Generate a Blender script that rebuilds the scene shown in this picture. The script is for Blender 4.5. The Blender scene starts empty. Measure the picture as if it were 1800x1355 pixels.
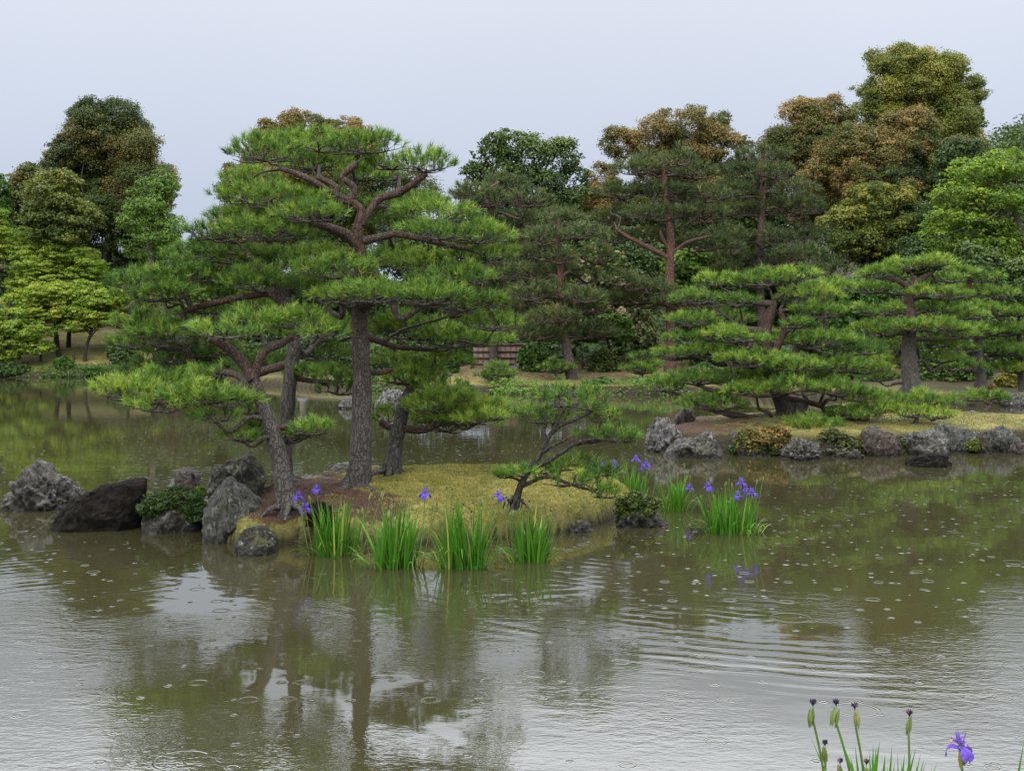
import bpy, math
import numpy as np
from mathutils import noise as mnoise, Vector
R = math.radians
SC = bpy.context.scene
COL = SC.collection

# ------------------------------------------------------------------ camera, sky, light, exposure
F = 2100.0            # focal length in photo pixels (photo is 1800 wide)
HZ = 590.0            # horizon row of the photo
CAMZ = 2.2
S = F / 1800.0
cam = bpy.data.cameras.new('camera')
cam.sensor_fit = 'HORIZONTAL'; cam.sensor_width = 36.0; cam.lens = 36.0 * F / 1800.0
cam.shift_y = (HZ - 677.5) / 1800.0
cam.clip_start = 0.05; cam.clip_end = 3000
camo = bpy.data.objects.new('camera', cam); COL.objects.link(camo)
camo.location = (0, 0, CAMZ); camo.rotation_euler = (R(90), 0, 0)
SC.camera = camo

SUN_EL, SUN_ROT = R(46), R(200)
w = bpy.data.worlds.new('World'); SC.world = w; w.use_nodes = True
nt = w.node_tree; nt.nodes.clear()
wo = nt.nodes.new('ShaderNodeOutputWorld'); bg = nt.nodes.new('ShaderNodeBackground')
sky = nt.nodes.new('ShaderNodeTexSky'); sky.sky_type = 'NISHITA'; sky.sun_disc = False
sky.sun_elevation = SUN_EL; sky.sun_rotation = SUN_ROT; sky.air_density = 1.0; sky.dust_density = 3.0
tc = nt.nodes.new('ShaderNodeTexCoord'); sep = nt.nodes.new('ShaderNodeSeparateXYZ')
rmp = nt.nodes.new('ShaderNodeValToRGB')          # overcast layer: brighter towards the zenith
cr = rmp.color_ramp
stops = [(0.0, (4.3, 5.0, 6.3)), (0.12, (4.85, 5.45, 6.7)), (0.28, (6.4, 6.85, 7.8)), (0.34, (17, 17.7, 19.3)), (0.5, (25.5, 26.2, 27.6)), (1.0, (33.5, 34, 35))]
SK = 36.0
while len(cr.elements) < len(stops): cr.elements.new(0.5)
for e, (p, c) in zip(cr.elements, stops): e.position = p; e.color = (c[0]/SK, c[1]/SK, c[2]/SK, 1)
mul = nt.nodes.new('ShaderNodeVectorMath'); mul.operation = 'SCALE'; mul.inputs['Scale'].default_value = SK
cn = nt.nodes.new('ShaderNodeTexNoise'); cn.inputs['Scale'].default_value = 2.2; cn.inputs['Detail'].default_value = 3
cm = nt.nodes.new('ShaderNodeMapRange'); cm.inputs['To Min'].default_value = 0.93; cm.inputs['To Max'].default_value = 1.07
mul2 = nt.nodes.new('ShaderNodeVectorMath'); mul2.operation = 'SCALE'
hs = nt.nodes.new('ShaderNodeHueSaturation'); hs.inputs['Saturation'].default_value = 0.35
mx = nt.nodes.new('ShaderNodeMix'); mx.data_type = 'RGBA'; mx.inputs['Factor'].default_value = 0.88
L = nt.links.new
L(tc.outputs['Generated'], sep.inputs[0]); L(sep.outputs['Z'], rmp.inputs[0]); L(rmp.outputs[0], mul.inputs[0])
L(tc.outputs['Generated'], cn.inputs['Vector']); L(cn.outputs['Fac'], cm.inputs['Value'])
L(mul.outputs[0], mul2.inputs[0]); L(cm.outputs[0], mul2.inputs['Scale'])
L(sky.outputs[0], hs.inputs['Color']); L(hs.outputs[0], mx.inputs[6]); L(mul2.outputs[0], mx.inputs[7])
L(mx.outputs[2], bg.inputs['Color']); bg.inputs['Strength'].default_value = 0.1; L(bg.outputs[0], wo.inputs[0])

sl = bpy.data.lights.new('sun', 'SUN'); sl.energy = 1.5; sl.angle = R(40); sl.color = (1, 0.97, 0.92)
so = bpy.data.objects.new('sun', sl); COL.objects.link(so)
az = SUN_ROT
sd = Vector((math.sin(az) * math.cos(SUN_EL), math.cos(az) * math.cos(SUN_EL), math.sin(SUN_EL)))
so.rotation_euler = sd.to_track_quat('Z', 'Y').to_euler(); so.location = (0, -10, 40)
SC.view_settings.view_transform = 'Standard'; SC.view_settings.look = 'None'
SC.view_settings.exposure = 0.3; SC.view_settings.gamma = 1.0
SC.render.engine = 'CYCLES'
SC.cycles.max_bounces = 6; SC.cycles.diffuse_bounces = 2; SC.cycles.glossy_bounces = 3
SC.cycles.transmission_bounces = 2; SC.cycles.transparent_max_bounces = 4
SC.cycles.caustics_reflective = False; SC.cycles.caustics_refractive = False

# ------------------------------------------------------------------ helpers
def W(px, py, d):
    """world point that stands at depth d (before the S stretch) on the ray of photo pixel px,py"""
    Y = d * S
    return np.array([(px - 900.0) * Y / F, Y, CAMZ - (py - HZ) * Y / F])
def wd(py, z=0.0):
    """depth (before stretch) at which height z shows on row py"""
    return (CAMZ - z) * 1800.0 / (py - HZ)
def m_per_px(d): return d / 1800.0
def norm(a): return a / np.maximum(np.linalg.norm(a, axis=-1, keepdims=True), 1e-9)
def ihash(ix, iy, iz, seed):
    h = (ix.astype(np.int64) * 374761393 + iy.astype(np.int64) * 668265263 + iz.astype(np.int64) * 2147483647 + seed * 1274126177) & 0xffffffff
    h = ((h ^ (h >> 13)) * 1274126177) & 0xffffffff
    h = h ^ (h >> 16)
    return (h & 0xffffff) / float(0xffffff)
def vnoise(p, seed=0):
    p = np.asarray(p, float); i = np.floor(p).astype(np.int64); f = p - i; f = f * f * (3 - 2 * f)
    r = 0
    for dx in (0, 1):
        for dy in (0, 1):
            for dz in (0, 1):
                wgt = (f[:, 0] if dx else 1 - f[:, 0]) * (f[:, 1] if dy else 1 - f[:, 1]) * (f[:, 2] if dz else 1 - f[:, 2])
                r = r + wgt * ihash(i[:, 0] + dx, i[:, 1] + dy, i[:, 2] + dz, seed)
    return r * 2 - 1
def fbm(p, oct=4, seed=0, gain=0.5):
    a, s, r = 1.0, 1.0, 0
    p = np.asarray(p, float)
    for k in range(oct):
        r = r + a * vnoise(p * s + k * 17.3, seed + k); a *= gain; s *= 2.03
    return r
class MB:
    def __init__(self): self.v = []; self.f = {}; self.n = 0
    def add(self, v, f, tint=0.5):
        v = np.asarray(v, float).reshape(-1, 3); f = np.asarray(f, np.int64)
        if len(f) == 0: return
        t = np.broadcast_to(np.asarray(tint, float), (len(f),))
        self.v.append(v); self.f.setdefault(f.shape[1], []).append((f + self.n, t)); self.n += len(v)
    def build(self, name, mat, parent=None, origin=None, smooth=False):
        if self.n == 0: return None
        v = np.concatenate(self.v)
        if origin is not None: v = v - np.asarray(origin)
        me = bpy.data.meshes.new(name)
        me.vertices.add(len(v)); me.vertices.foreach_set('co', v.astype(np.float32).ravel())
        loops, starts, tots, tints = [], [], [], []; off = 0
        for k, lst in self.f.items():
            ff = np.concatenate([a for a, _ in lst]); tt = np.concatenate([b for _, b in lst])
            loops.append(ff.ravel()); starts.append(off + np.arange(len(ff)) * k); tots.append(np.full(len(ff), k)); tints.append(tt)
            off += ff.size
        loops = np.concatenate(loops).astype(np.int32); starts = np.concatenate(starts).astype(np.int32)
        me.loops.add(len(loops)); me.loops.foreach_set('vertex_index', loops)
        me.polygons.add(len(starts)); me.polygons.foreach_set('loop_start', starts)
        at = me.attributes.new('tint', 'FLOAT', 'FACE'); at.data.foreach_set('value', np.concatenate(tints).astype(np.float32))
        if smooth: me.polygons.foreach_set('use_smooth', np.ones(len(starts), bool))
        me.update(calc_edges=True); me.validate(clean_customdata=False)
        me.materials.append(mat)
        o = bpy.data.objects.new(name, me); COL.objects.link(o)
        if parent is not None: o.parent = parent
        elif origin is not None: o.location = origin
        return o
def tag(o, label=None, cat=None, group=None, kind=None):
    if label: o['label'] = label
    if cat: o['category'] = cat
    if group: o['group'] = group
    if kind: o['kind'] = kind
    return o
def thing(name, loc, label, cat, group=None):
    o = bpy.data.objects.new(name, None); COL.objects.link(o); o.location = tuple(loc); o.empty_display_size = 0.2
    return tag(o, label, cat, group)
def catmull(P, k=6):
    P = np.asarray(P, float); n = len(P)
    if n < 3: return np.concatenate([P[:1] + (P[1:] - P[:1]) * t for t in np.linspace(0, 1, k + 1)[:, None, None]]).reshape(-1, P.shape[1])
    Q = np.concatenate([[2 * P[0] - P[1]], P, [2 * P[-1] - P[-2]]])
    out = []
    t = np.linspace(0, 1, k, endpoint=False)[:, None]
    for i in range(1, n):
        a, b, c, d = Q[i - 1], Q[i], Q[i + 1], Q[i + 2]
        out.append(0.5 * ((2 * b) + (-a + c) * t + (2 * a - 5 * b + 4 * c - d) * t ** 2 + (-a + 3 * b - 3 * c + d) * t ** 3))
    out.append(P[-1:])
    return np.concatenate(out)
def tube(mb, P, rad, seg=6, tint=0.5, rough=0.0, seed=0, cap=True):
    P = np.asarray(P, float); n = len(P); rad = np.broadcast_to(np.asarray(rad, float), (n,))
    T = norm(np.gradient(P, axis=0)); a = np.array([1.0, 0, 0]) if abs(T[0][0]) < 0.8 else np.array([0, 1.0, 0])
    N = np.zeros_like(P); N[0] = a - T[0] * a.dot(T[0]); N[0] /= np.linalg.norm(N[0])
    for i in range(1, n):
        v = N[i - 1] - T[i] * N[i - 1].dot(T[i]); N[i] = v / max(np.linalg.norm(v), 1e-9)
    B = np.cross(T, N); ang = np.linspace(0, 2 * math.pi, seg, endpoint=False)
    ring = N[:, None] * np.cos(ang)[None, :, None] + B[:, None] * np.sin(ang)[None, :, None]
    rr = np.repeat(rad[:, None], seg, 1)
    if rough > 0:
        q = (P[:, None] + ring * rr[..., None]).reshape(-1, 3)
        rr = rr * (1 + rough * fbm(q * (1.2 / max(rad.mean(), 1e-4)) * np.array([1, 1, 0.35]), 3, seed).reshape(n, seg))
    v = (P[:, None] + ring * rr[..., None]).reshape(-1, 3)
    i = np.arange(n - 1)[:, None] * seg; j = np.arange(seg)[None]; j2 = (j + 1) % seg
    f = np.stack([i + j, i + j2, i + seg + j2, i + seg + j], -1).reshape(-1, 4)
    tt = np.broadcast_to(np.asarray(tint, float), (n,))
    mb.add(v, f, np.repeat(tt[:-1], seg))
    if cap:
        e = np.array([[ (n - 1) * seg + q for q in range(seg)]])
        mb.add(v, e[:, :] , tt[-1])
def tapers(mb, A, B, ra, rb, tint=0.5):
    """many 3-sided tapered twigs at once"""
    A = np.asarray(A); B = np.asarray(B); n = len(A)
    if n == 0: return
    T = norm(B - A); x = norm(np.cross(T, np.array([0.3, 0.2, 0.93]))); y = np.cross(T, x)
    ra = np.broadcast_to(np.asarray(ra, float), (n,))[:, None]; rb = np.broadcast_to(np.asarray(rb, float), (n,))[:, None]
    vs = []
    for (P, r) in ((A, ra), (B, rb)):
        for k in range(3):
            an = k * 2 * math.pi / 3; vs.append(P + (x * math.cos(an) + y * math.sin(an)) * r)
    v = np.stack(vs, 1).reshape(-1, 3); b = np.arange(n)[:, None] * 6
    f = np.concatenate([b + np.array([[k, (k + 1) % 3, 3 + (k + 1) % 3, 3 + k]]) for k in range(3)])
    mb.add(v, f, tint)
def needles(mb, C, AX, tint, rng, n=26, length=0.085, width=0.005, shoot=0.045, spread=(14, 66)):
    """tufts of pine needles: thin triangles fanning out along a short shoot"""
    m = len(C)
    if m == 0: return
    ax = norm(AX)[:, None]
    rnd = norm(rng.normal(size=(m, n, 3))); perp = norm(rnd - ax * (rnd * ax).sum(-1, keepdims=True))
    a = rng.uniform(R(spread[0]), R(spread[1]), (m, n, 1))
    d = ax * np.cos(a) + perp * np.sin(a); d[..., 2] += 0.12; d = norm(d)
    base = C[:, None] + ax * (rng.uniform(-0.3, 1, (m, n, 1)) * shoot)
    tip = base + d * length * rng.uniform(0.7, 1.15, (m, n, 1))
    side = norm(np.cross(d, rng.normal(size=(m, n, 3)))) * (width * 0.5)
    v = np.stack([base - side, base + side, tip], 2).reshape(-1, 3)
    f = np.arange(m * n * 3).reshape(-1, 3)
    mb.add(v, f, np.clip(np.repeat(tint, n) + rng.normal(size=m * n) * 0.06, 0, 1))
def leaves(mb, C, N, tint, rng, size=0.18, aspect=0.55, tilt=0.6):
    m = len(C)
    if m == 0: return
    nn = norm(norm(N) + rng.normal(size=(m, 3)) * tilt)
    u = norm(np.cross(nn, rng.normal(size=(m, 3)))); vv = np.cross(nn, u)
    s = size * rng.uniform(0.65, 1.25, (m, 1))
    a = C - u * s * 0.5; b = C + vv * s * 0.5 * aspect + nn * s * 0.08; c = C + u * s * 0.5; d = C - vv * s * 0.5 * aspect + nn * s * 0.08
    v = np.stack([a, b, c, d], 1).reshape(-1, 3)
    mb.add(v, np.arange(m * 4).reshape(-1, 4), np.clip(tint + rng.normal(size=m) * 0.055, 0, 1))

# ------------------------------------------------------------------ materials
def mat_new(name):
    m = bpy.data.materials.new(name); m.use_nodes = True; n = m.node_tree; n.nodes.clear()
    out = n.nodes.new('ShaderNodeOutputMaterial'); p = n.nodes.new('ShaderNodeBsdfPrincipled')
    n.links.new(p.outputs[0], out.inputs[0]); return m, n, p, out
def ramp(n, src, stops, mode='LINEAR'):
    r = n.nodes.new('ShaderNodeValToRGB'); c = r.color_ramp; c.interpolation = mode
    while len(c.elements) < len(stops): c.elements.new(0.5)
    for e, (p, col) in zip(c.elements, stops): e.position = p; e.color = (*col, 1)
    n.links.new(src, r.inputs[0]); return r.outputs[0]
def noise_tex(n, scale, detail=4, rough=0.55, vec=None, dist=0.0):
    t = n.nodes.new('ShaderNodeTexNoise'); t.inputs['Scale'].default_value = scale; t.inputs['Detail'].default_value = detail
    t.inputs['Roughness'].default_value = rough; t.inputs['Distortion'].default_value = dist
    if vec is not None: n.links.new(vec, t.inputs['Vector'])
    return t.outputs['Fac']
def math_n(n, op, a, b=None, c=None, clamp=False):
    t = n.nodes.new('ShaderNodeMath'); t.operation = op; t.use_clamp = clamp
    for i, x in enumerate((a, b, c)):
        if x is None: continue
        if isinstance(x, (int, float)): t.inputs[i].default_value = x
        else: n.links.new(x, t.inputs[i])
    return t.outputs[0]
def mixc(n, fac, a, b, blend='MIX'):
    t = n.nodes.new('ShaderNodeMix'); t.data_type = 'RGBA'; t.blend_type = blend
    for i, x in ((0, fac), (6, a), (7, b)):
        if isinstance(x, (int, float)): t.inputs[i].default_value = x
        elif isinstance(x, tuple): t.inputs[i].default_value = (*x, 1)
        else: n.links.new(x, t.inputs[i])
    return t.outputs[2]
def attr(n, name):
    a = n.nodes.new('ShaderNodeAttribute'); a.attribute_name = name; return a.outputs['Fac']
def pos(n):
    return n.nodes.new('ShaderNodeNewGeometry').outputs['Position']
def scaled(n, vec, s):
    t = n.nodes.new('ShaderNodeVectorMath'); t.operation = 'MULTIPLY'; n.links.new(vec, t.inputs[0]); t.inputs[1].default_value = s; return t.outputs[0]
def bump(n, p, h, strength=0.5, dist=0.02):
    b = n.nodes.new('ShaderNodeBump'); b.inputs['Strength'].default_value = strength; b.inputs['Distance'].default_value = dist
    n.links.new(h, b.inputs['Height']); n.links.new(b.outputs[0], p.inputs['Normal'])
def foliage(name, stops, rough=0.5, spec=0.25, trans=0.28):
    m, n, p, out = mat_new(name)
    c = ramp(n, attr(n, 'tint'), stops)
    n.links.new(c, p.inputs['Base Color']); p.inputs['Roughness'].default_value = rough; p.inputs['Specular IOR Level'].default_value = spec
    t = n.nodes.new('ShaderNodeBsdfTranslucent'); n.links.new(mixc(n, 1.0, c, (1.0, 1.0, 0.55), 'MULTIPLY'), t.inputs['Color'])
    mx = n.nodes.new('ShaderNodeMixShader'); mx.inputs[0].default_value = trans
    n.links.new(p.outputs[0], mx.inputs[1]); n.links.new(t.outputs[0], mx.inputs[2]); n.links.new(mx.outputs[0], out.inputs[0])
    return m
M = {}
M['needle'] = foliage('pine_needles', [(0, (.030, .068, .016)), (.35, (.080, .160, .026)), (.65, (.155, .265, .036)), (1, (.31, .40, .06))], trans=.22)
M['needle_far'] = foliage('far_pine_needles', [(0, (.032, .055, .022)), (.4, (.072, .100, .032)), (.75, (.125, .140, .044)), (1, (.19, .185, .065))], trans=.2)
M['copper'] = foliage('copper_leaves', [(0, (.030, .055, .012)), (.35, (.085, .105, .022)), (.6, (.165, .128, .036)), (1, (.30, .205, .072))])
M['olive'] = foliage('olive_leaves', [(0, (.028, .058, .012)), (.4, (.095, .125, .022)), (.75, (.22, .225, .036)), (1, (.36, .31, .06))])
M['dark'] = foliage('dark_leaves', [(0, (.018, .040, .010)), (.5, (.048, .088, .020)), (1, (.12, .175, .040))])
M['bright'] = foliage('bright_maple_leaves', [(0, (.055, .115, .012)), (.4, (.16, .26, .026)), (.75, (.34, .42, .05)), (1, (.50, .44, .10))], trans=.38)
M['mid'] = foliage('mid_green_leaves', [(0, (.022, .060, .012)), (.5, (.065, .14, .022)), (1, (.15, .25, .04))], trans=.33)
M['bloom'] = foliage('bloom_leaves', [(0, (.025, .055, .014)), (.55, (.075, .12, .03)), (.8, (.30, .27, .14)), (1, (.45, .38, .24))])
M['azalea'] = foliage('azalea_leaves', [(0, (.028, .040, .010)), (.5, (.09, .095, .02)), (.8, (.22, .13, .035)), (1, (.30, .17, .06))])
M['iris'] = foliage('iris_leaves', [(0, (.030, .105, .012)), (.5, (.075, .23, .020)), (.85, (.17, .34, .035)), (1, (.42, .36, .10))], rough=.4, trans=.35)
M['stem'] = foliage('iris_stems', [(0, (.07, .14, .03)), (.6, (.16, .22, .06)), (1, (.30, .27, .12))])
M['petal'] = foliage('iris_petals', [(0, (.060, .025, .26)), (.5, (.13, .07, .50)), (.9, (.25, .17, .68)), (1, (.75, .68, .35))], rough=.6, spec=.15, trans=.4)
M['wilt'] = foliage('wilted_petals', [(0, (.014, .010, .035)), (.6, (.045, .028, .10)), (1, (.24, .18, .14))], rough=.7)
M['fallen'] = foliage('fallen_needle_litter', [(0, (.022, .012, .008)), (.5, (.085, .046, .030)), (1, (.24, .155, .10))], rough=.8, trans=.05)
M['mossblade'] = foliage('moss_fuzz', [(0, (.055, .085, .016)), (.5, (.225, .215, .050)), (1, (.46, .38, .12))], rough=.8, spec=.1, trans=.2)

def bark(name, low, high, dark, scale=1.0):
    m, n, p, out = mat_new(name)
    g = pos(n); v = scaled(n, g, (27 * scale, 27 * scale, 9 * scale))
    wv = n.nodes.new('ShaderNodeVectorMath'); wv.operation = 'ADD'
    nz = n.nodes.new('ShaderNodeTexNoise'); nz.inputs['Scale'].default_value = 9 * scale; nz.inputs['Detail'].default_value = 4; n.links.new(g, nz.inputs['Vector'])
    n.links.new(v, wv.inputs[0]); sc_ = n.nodes.new('ShaderNodeVectorMath'); sc_.operation = 'SCALE'; sc_.inputs['Scale'].default_value = 2.6; n.links.new(nz.outputs['Color'], sc_.inputs[0]); n.links.new(sc_.outputs[0], wv.inputs[1])
    vo = n.nodes.new('ShaderNodeTexVoronoi'); vo.feature = 'DISTANCE_TO_EDGE'; vo.inputs['Scale'].default_value = 1.0; n.links.new(wv.outputs[0], vo.inputs['Vector'])
    ck = math_n(n, 'ADD', vo.outputs['Distance'], math_n(n, 'MULTIPLY', math_n(n, 'SUBTRACT', noise_tex(n, 30 * scale, 4, .7, g), .5), .35))
    crack = ramp(n, ck, [(0, (0, 0, 0)), (.16, (1, 1, 1))])
    fine = noise_tex(n, 38 * scale, 6, .75, scaled(n, g, (1, 1, .35)))
    base = mixc(n, attr(n, 'tint'), low, high)
    blot = noise_tex(n, 5 * scale, 4, .6, g)
    base = mixc(n, math_n(n, 'MULTIPLY', ramp(n, blot, [(.5, (0, 0, 0)), (.72, (1, 1, 1))]), .5), base, tuple(min(1, x * 1.7 + .02) for x in low))
    base = mixc(n, fine, mixc(n, .55, base, dark), base)
    c = mixc(n, math_n(n, 'ADD', math_n(n, 'MULTIPLY', crack, .75), .25), dark, base)
    n.links.new(c, p.inputs['Base Color']); p.inputs['Roughness'].default_value = .75; p.inputs['Specular IOR Level'].default_value = .3
    h = math_n(n, 'ADD', math_n(n, 'MULTIPLY', crack, .7), math_n(n, 'MULTIPLY', fine, .5)); bump(n, p, h, .9, .018 / scale)
    return m
M['bark'] = bark('pine_bark', (.112, .101, .092), (.100, .050, .034), (.020, .016, .013))
M['bark_far'] = bark('far_pine_bark', (.10, .080, .070), (.19, .085, .055), (.04, .026, .02), .5)
M['bark_dark'] = bark('dark_bark', (.050, .042, .036), (.055, .042, .034), (.014, .012, .010), .7)
M['bark_pale'] = bark('pale_bark', (.22, .20, .165), (.24, .21, .17), (.08, .07, .06), .7)

def rock_mat(name, c0, c1, c2, lichen=(.42, .43, .39), moss=0.35, lich=0.35, streak=(1, 1, 1), scale=1.0):
    c0, c1, c2 = [tuple(x * .85 for x in c) for c in (c0, c1, c2)]
    m, n, p, out = mat_new(name); g = pos(n)
    a = noise_tex(n, 3.2 * scale, 8, .65, scaled(n, g, streak), .6)
    b = noise_tex(n, 11 * scale, 6, .7, scaled(n, g, streak))
    c = ramp(n, a, [(.3, c0), (.5, c1), (.72, c2)])
    c = mixc(n, ramp(n, b, [(.35, (0, 0, 0)), (.7, (1, 1, 1))]), mixc(n, .5, c, c0), c)
    vo = noise_tex(n, 7 * scale, 5, .7, g, 1.2)
    c = mixc(n, math_n(n, 'MULTIPLY', ramp(n, vo, [(.55, (0, 0, 0)), (.62, (1, 1, 1))]), lich), c, lichen)
    mo = noise_tex(n, 4.3 * scale, 5, .6, g)
    c = mixc(n, math_n(n, 'MULTIPLY', ramp(n, mo, [(.52, (0, 0, 0)), (.66, (1, 1, 1))]), moss), c, (.075, .080, .014))
    n.links.new(c, p.inputs['Base Color']); p.inputs['Roughness'].default_value = .5; p.inputs['Specular IOR Level'].default_value = .4
    cr_ = noise_tex(n, 5 * scale, 7, .75, scaled(n, g, streak), 1.5); pit = ramp(n, cr_, [(.40, (0, 0, 0)), (.50, (1, 1, 1))])
    c = mixc(n, pit, mixc(n, .8, c, tuple(x * .3 for x in c0)), c)
    sz = n.nodes.new('ShaderNodeSeparateXYZ'); n.links.new(g, sz.inputs[0]); wet = n.nodes.new('ShaderNodeMapRange'); wet.inputs['From Min'].default_value = .10; wet.inputs['From Max'].default_value = .05; n.links.new(math_n(n, 'ADD', sz.outputs['Z'], math_n(n, 'MULTIPLY', math_n(n, 'SUBTRACT', b, .5), .08)), wet.inputs['Value'])
    n.links.new(mixc(n, math_n(n, 'MULTIPLY', wet.outputs[0], .75), c, (.014, .013, .010)), p.inputs['Base Color'])
    bump(n, p, math_n(n, 'ADD', math_n(n, 'ADD', a, math_n(n, 'MULTIPLY', pit, .25)), math_n(n, 'MULTIPLY', b, .7)), 1.0, .09 / scale); return m
M['rock_gray'] = rock_mat('grey_rock', (.025, .021, .017), (.080, .070, .058), (.185, .170, .148))
M['rock_green'] = rock_mat('green_grey_slab', (.040, .040, .032), (.10, .102, .082), (.20, .198, .168), moss=.3, lich=.4, streak=(3, 3, 1))
M['rock_dark'] = rock_mat('dark_wet_rock', (.007, .005, .0035), (.013, .0095, .007), (.024, .018, .013), moss=.05, lich=.03)
[setattr(M['rock_dark'].node_tree.nodes['Principled BSDF'].inputs[k_], 'default_value', v_) for k_, v_ in (('Roughness', .85), ('Specular IOR Level', .12))]
M['rock_mossy'] = rock_mat('mossy_rock', (.018, .016, .011), (.052, .048, .034), (.13, .122, .095), moss=.75, lich=.5)
M['rock_pale'] = rock_mat('pale_rock', (.055, .05, .046), (.18, .172, .165), (.40, .39, .375), lichen=(.6, .6, .58), moss=.15, streak=(2.5, 2.5, 1))
M['rock_red'] = rock_mat('reddish_rock', (.035, .022, .020), (.10, .066, .060), (.18, .13, .12), moss=.3, lich=.25)
M['rock_brown'] = rock_mat('brown_rock', (.028, .018, .012), (.085, .058, .042), (.15, .115, .09), moss=.35, lich=.2, streak=(2.5, 2.5, 1))
def moss_mat(name, k=1.0, brown=0.0):
    m, n, p, out = mat_new(name); g = pos(n)
    a = noise_tex(n, 1.7, 6, .65, g); b = noise_tex(n, 22, 5, .7, g); f = noise_tex(n, 90, 3, .7, g)
    c = ramp(n, math_n(n, 'ADD', math_n(n, 'MULTIPLY', a, .6), math_n(n, 'MULTIPLY', noise_tex(n, 9, 4, .7, g), .4)), [(.36, (.075 * k, .11 * k, .026 * k)), (.5, (.225 * k, .225 * k, .060 * k)), (.64, (.44 * k, .375 * k, .14 * k))])
    if brown: c = mixc(n, ramp(n, noise_tex(n, .8, 5, .65, g), [(.4, (0, 0, 0)), (.6, (brown, brown, brown))]), c, (.17 * k, .11 * k, .045 * k))
    c = mixc(n, ramp(n, b, [(.35, (0, 0, 0)), (.65, (1, 1, 1))]), mixc(n, .55, c, (.05, .045, .012)), c)
    litter = ramp(n, f, [(.3, (.024, .014, .009)), (.5, (.068, .037, .024)), (.7, (.15, .095, .065))])
    edge = math_n(n, 'ADD', attr(n, 'litter'), math_n(n, 'MULTIPLY', math_n(n, 'SUBTRACT', noise_tex(n, 5, 6, .7, g), .5), 1.3))
    c = mixc(n, ramp(n, edge, [(.42, (0, 0, 0)), (.58, (1, 1, 1))]), c, litter)
    soil_shade = ramp(n, b, [(.3, (.012, .010, .006)), (.7, (.045, .036, .020))])  # soil tone, kept extra dark to paint the shade under the island lip
    c = mixc(n, attr(n, 'soil_shade'), c, soil_shade)
    n.links.new(c, p.inputs['Base Color']); p.inputs['Roughness'].default_value = .85; p.inputs['Specular IOR Level'].default_value = .2
    bump(n, p, math_n(n, 'ADD', b, math_n(n, 'MULTIPLY', f, .6)), .9, .03); return m
M['moss'] = moss_mat('moss_ground', 1.0, .35); M['moss_bank'] = moss_mat('bank_moss', .85, .55)
def plain(name, col, rough=.6, var=.3, scale=8):
    m, n, p, out = mat_new(name); a = noise_tex(n, scale, 5, .6, pos(n))
    n.links.new(mixc(n, a, tuple(x * (1 - var) for x in col), tuple(min(1, x * (1 + var)) for x in col)), p.inputs['Base Color'])
    p.inputs['Roughness'].default_value = rough; bump(n, p, a, .4, .01); return m
M['wall'] = plain('weathered_boards', (.19, .125, .10), .8, .35, 5)
M['batten'] = plain('dark_battens', (.04, .027, .021), .8)
M['stone'] = plain('lantern_stone', (.13, .125, .11), .8)
M['roof'] = plain('dark_roof', (.045, .032, .026), .7)
M['wood'] = plain('stake_wood', (.05, .035, .025), .8)

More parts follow.
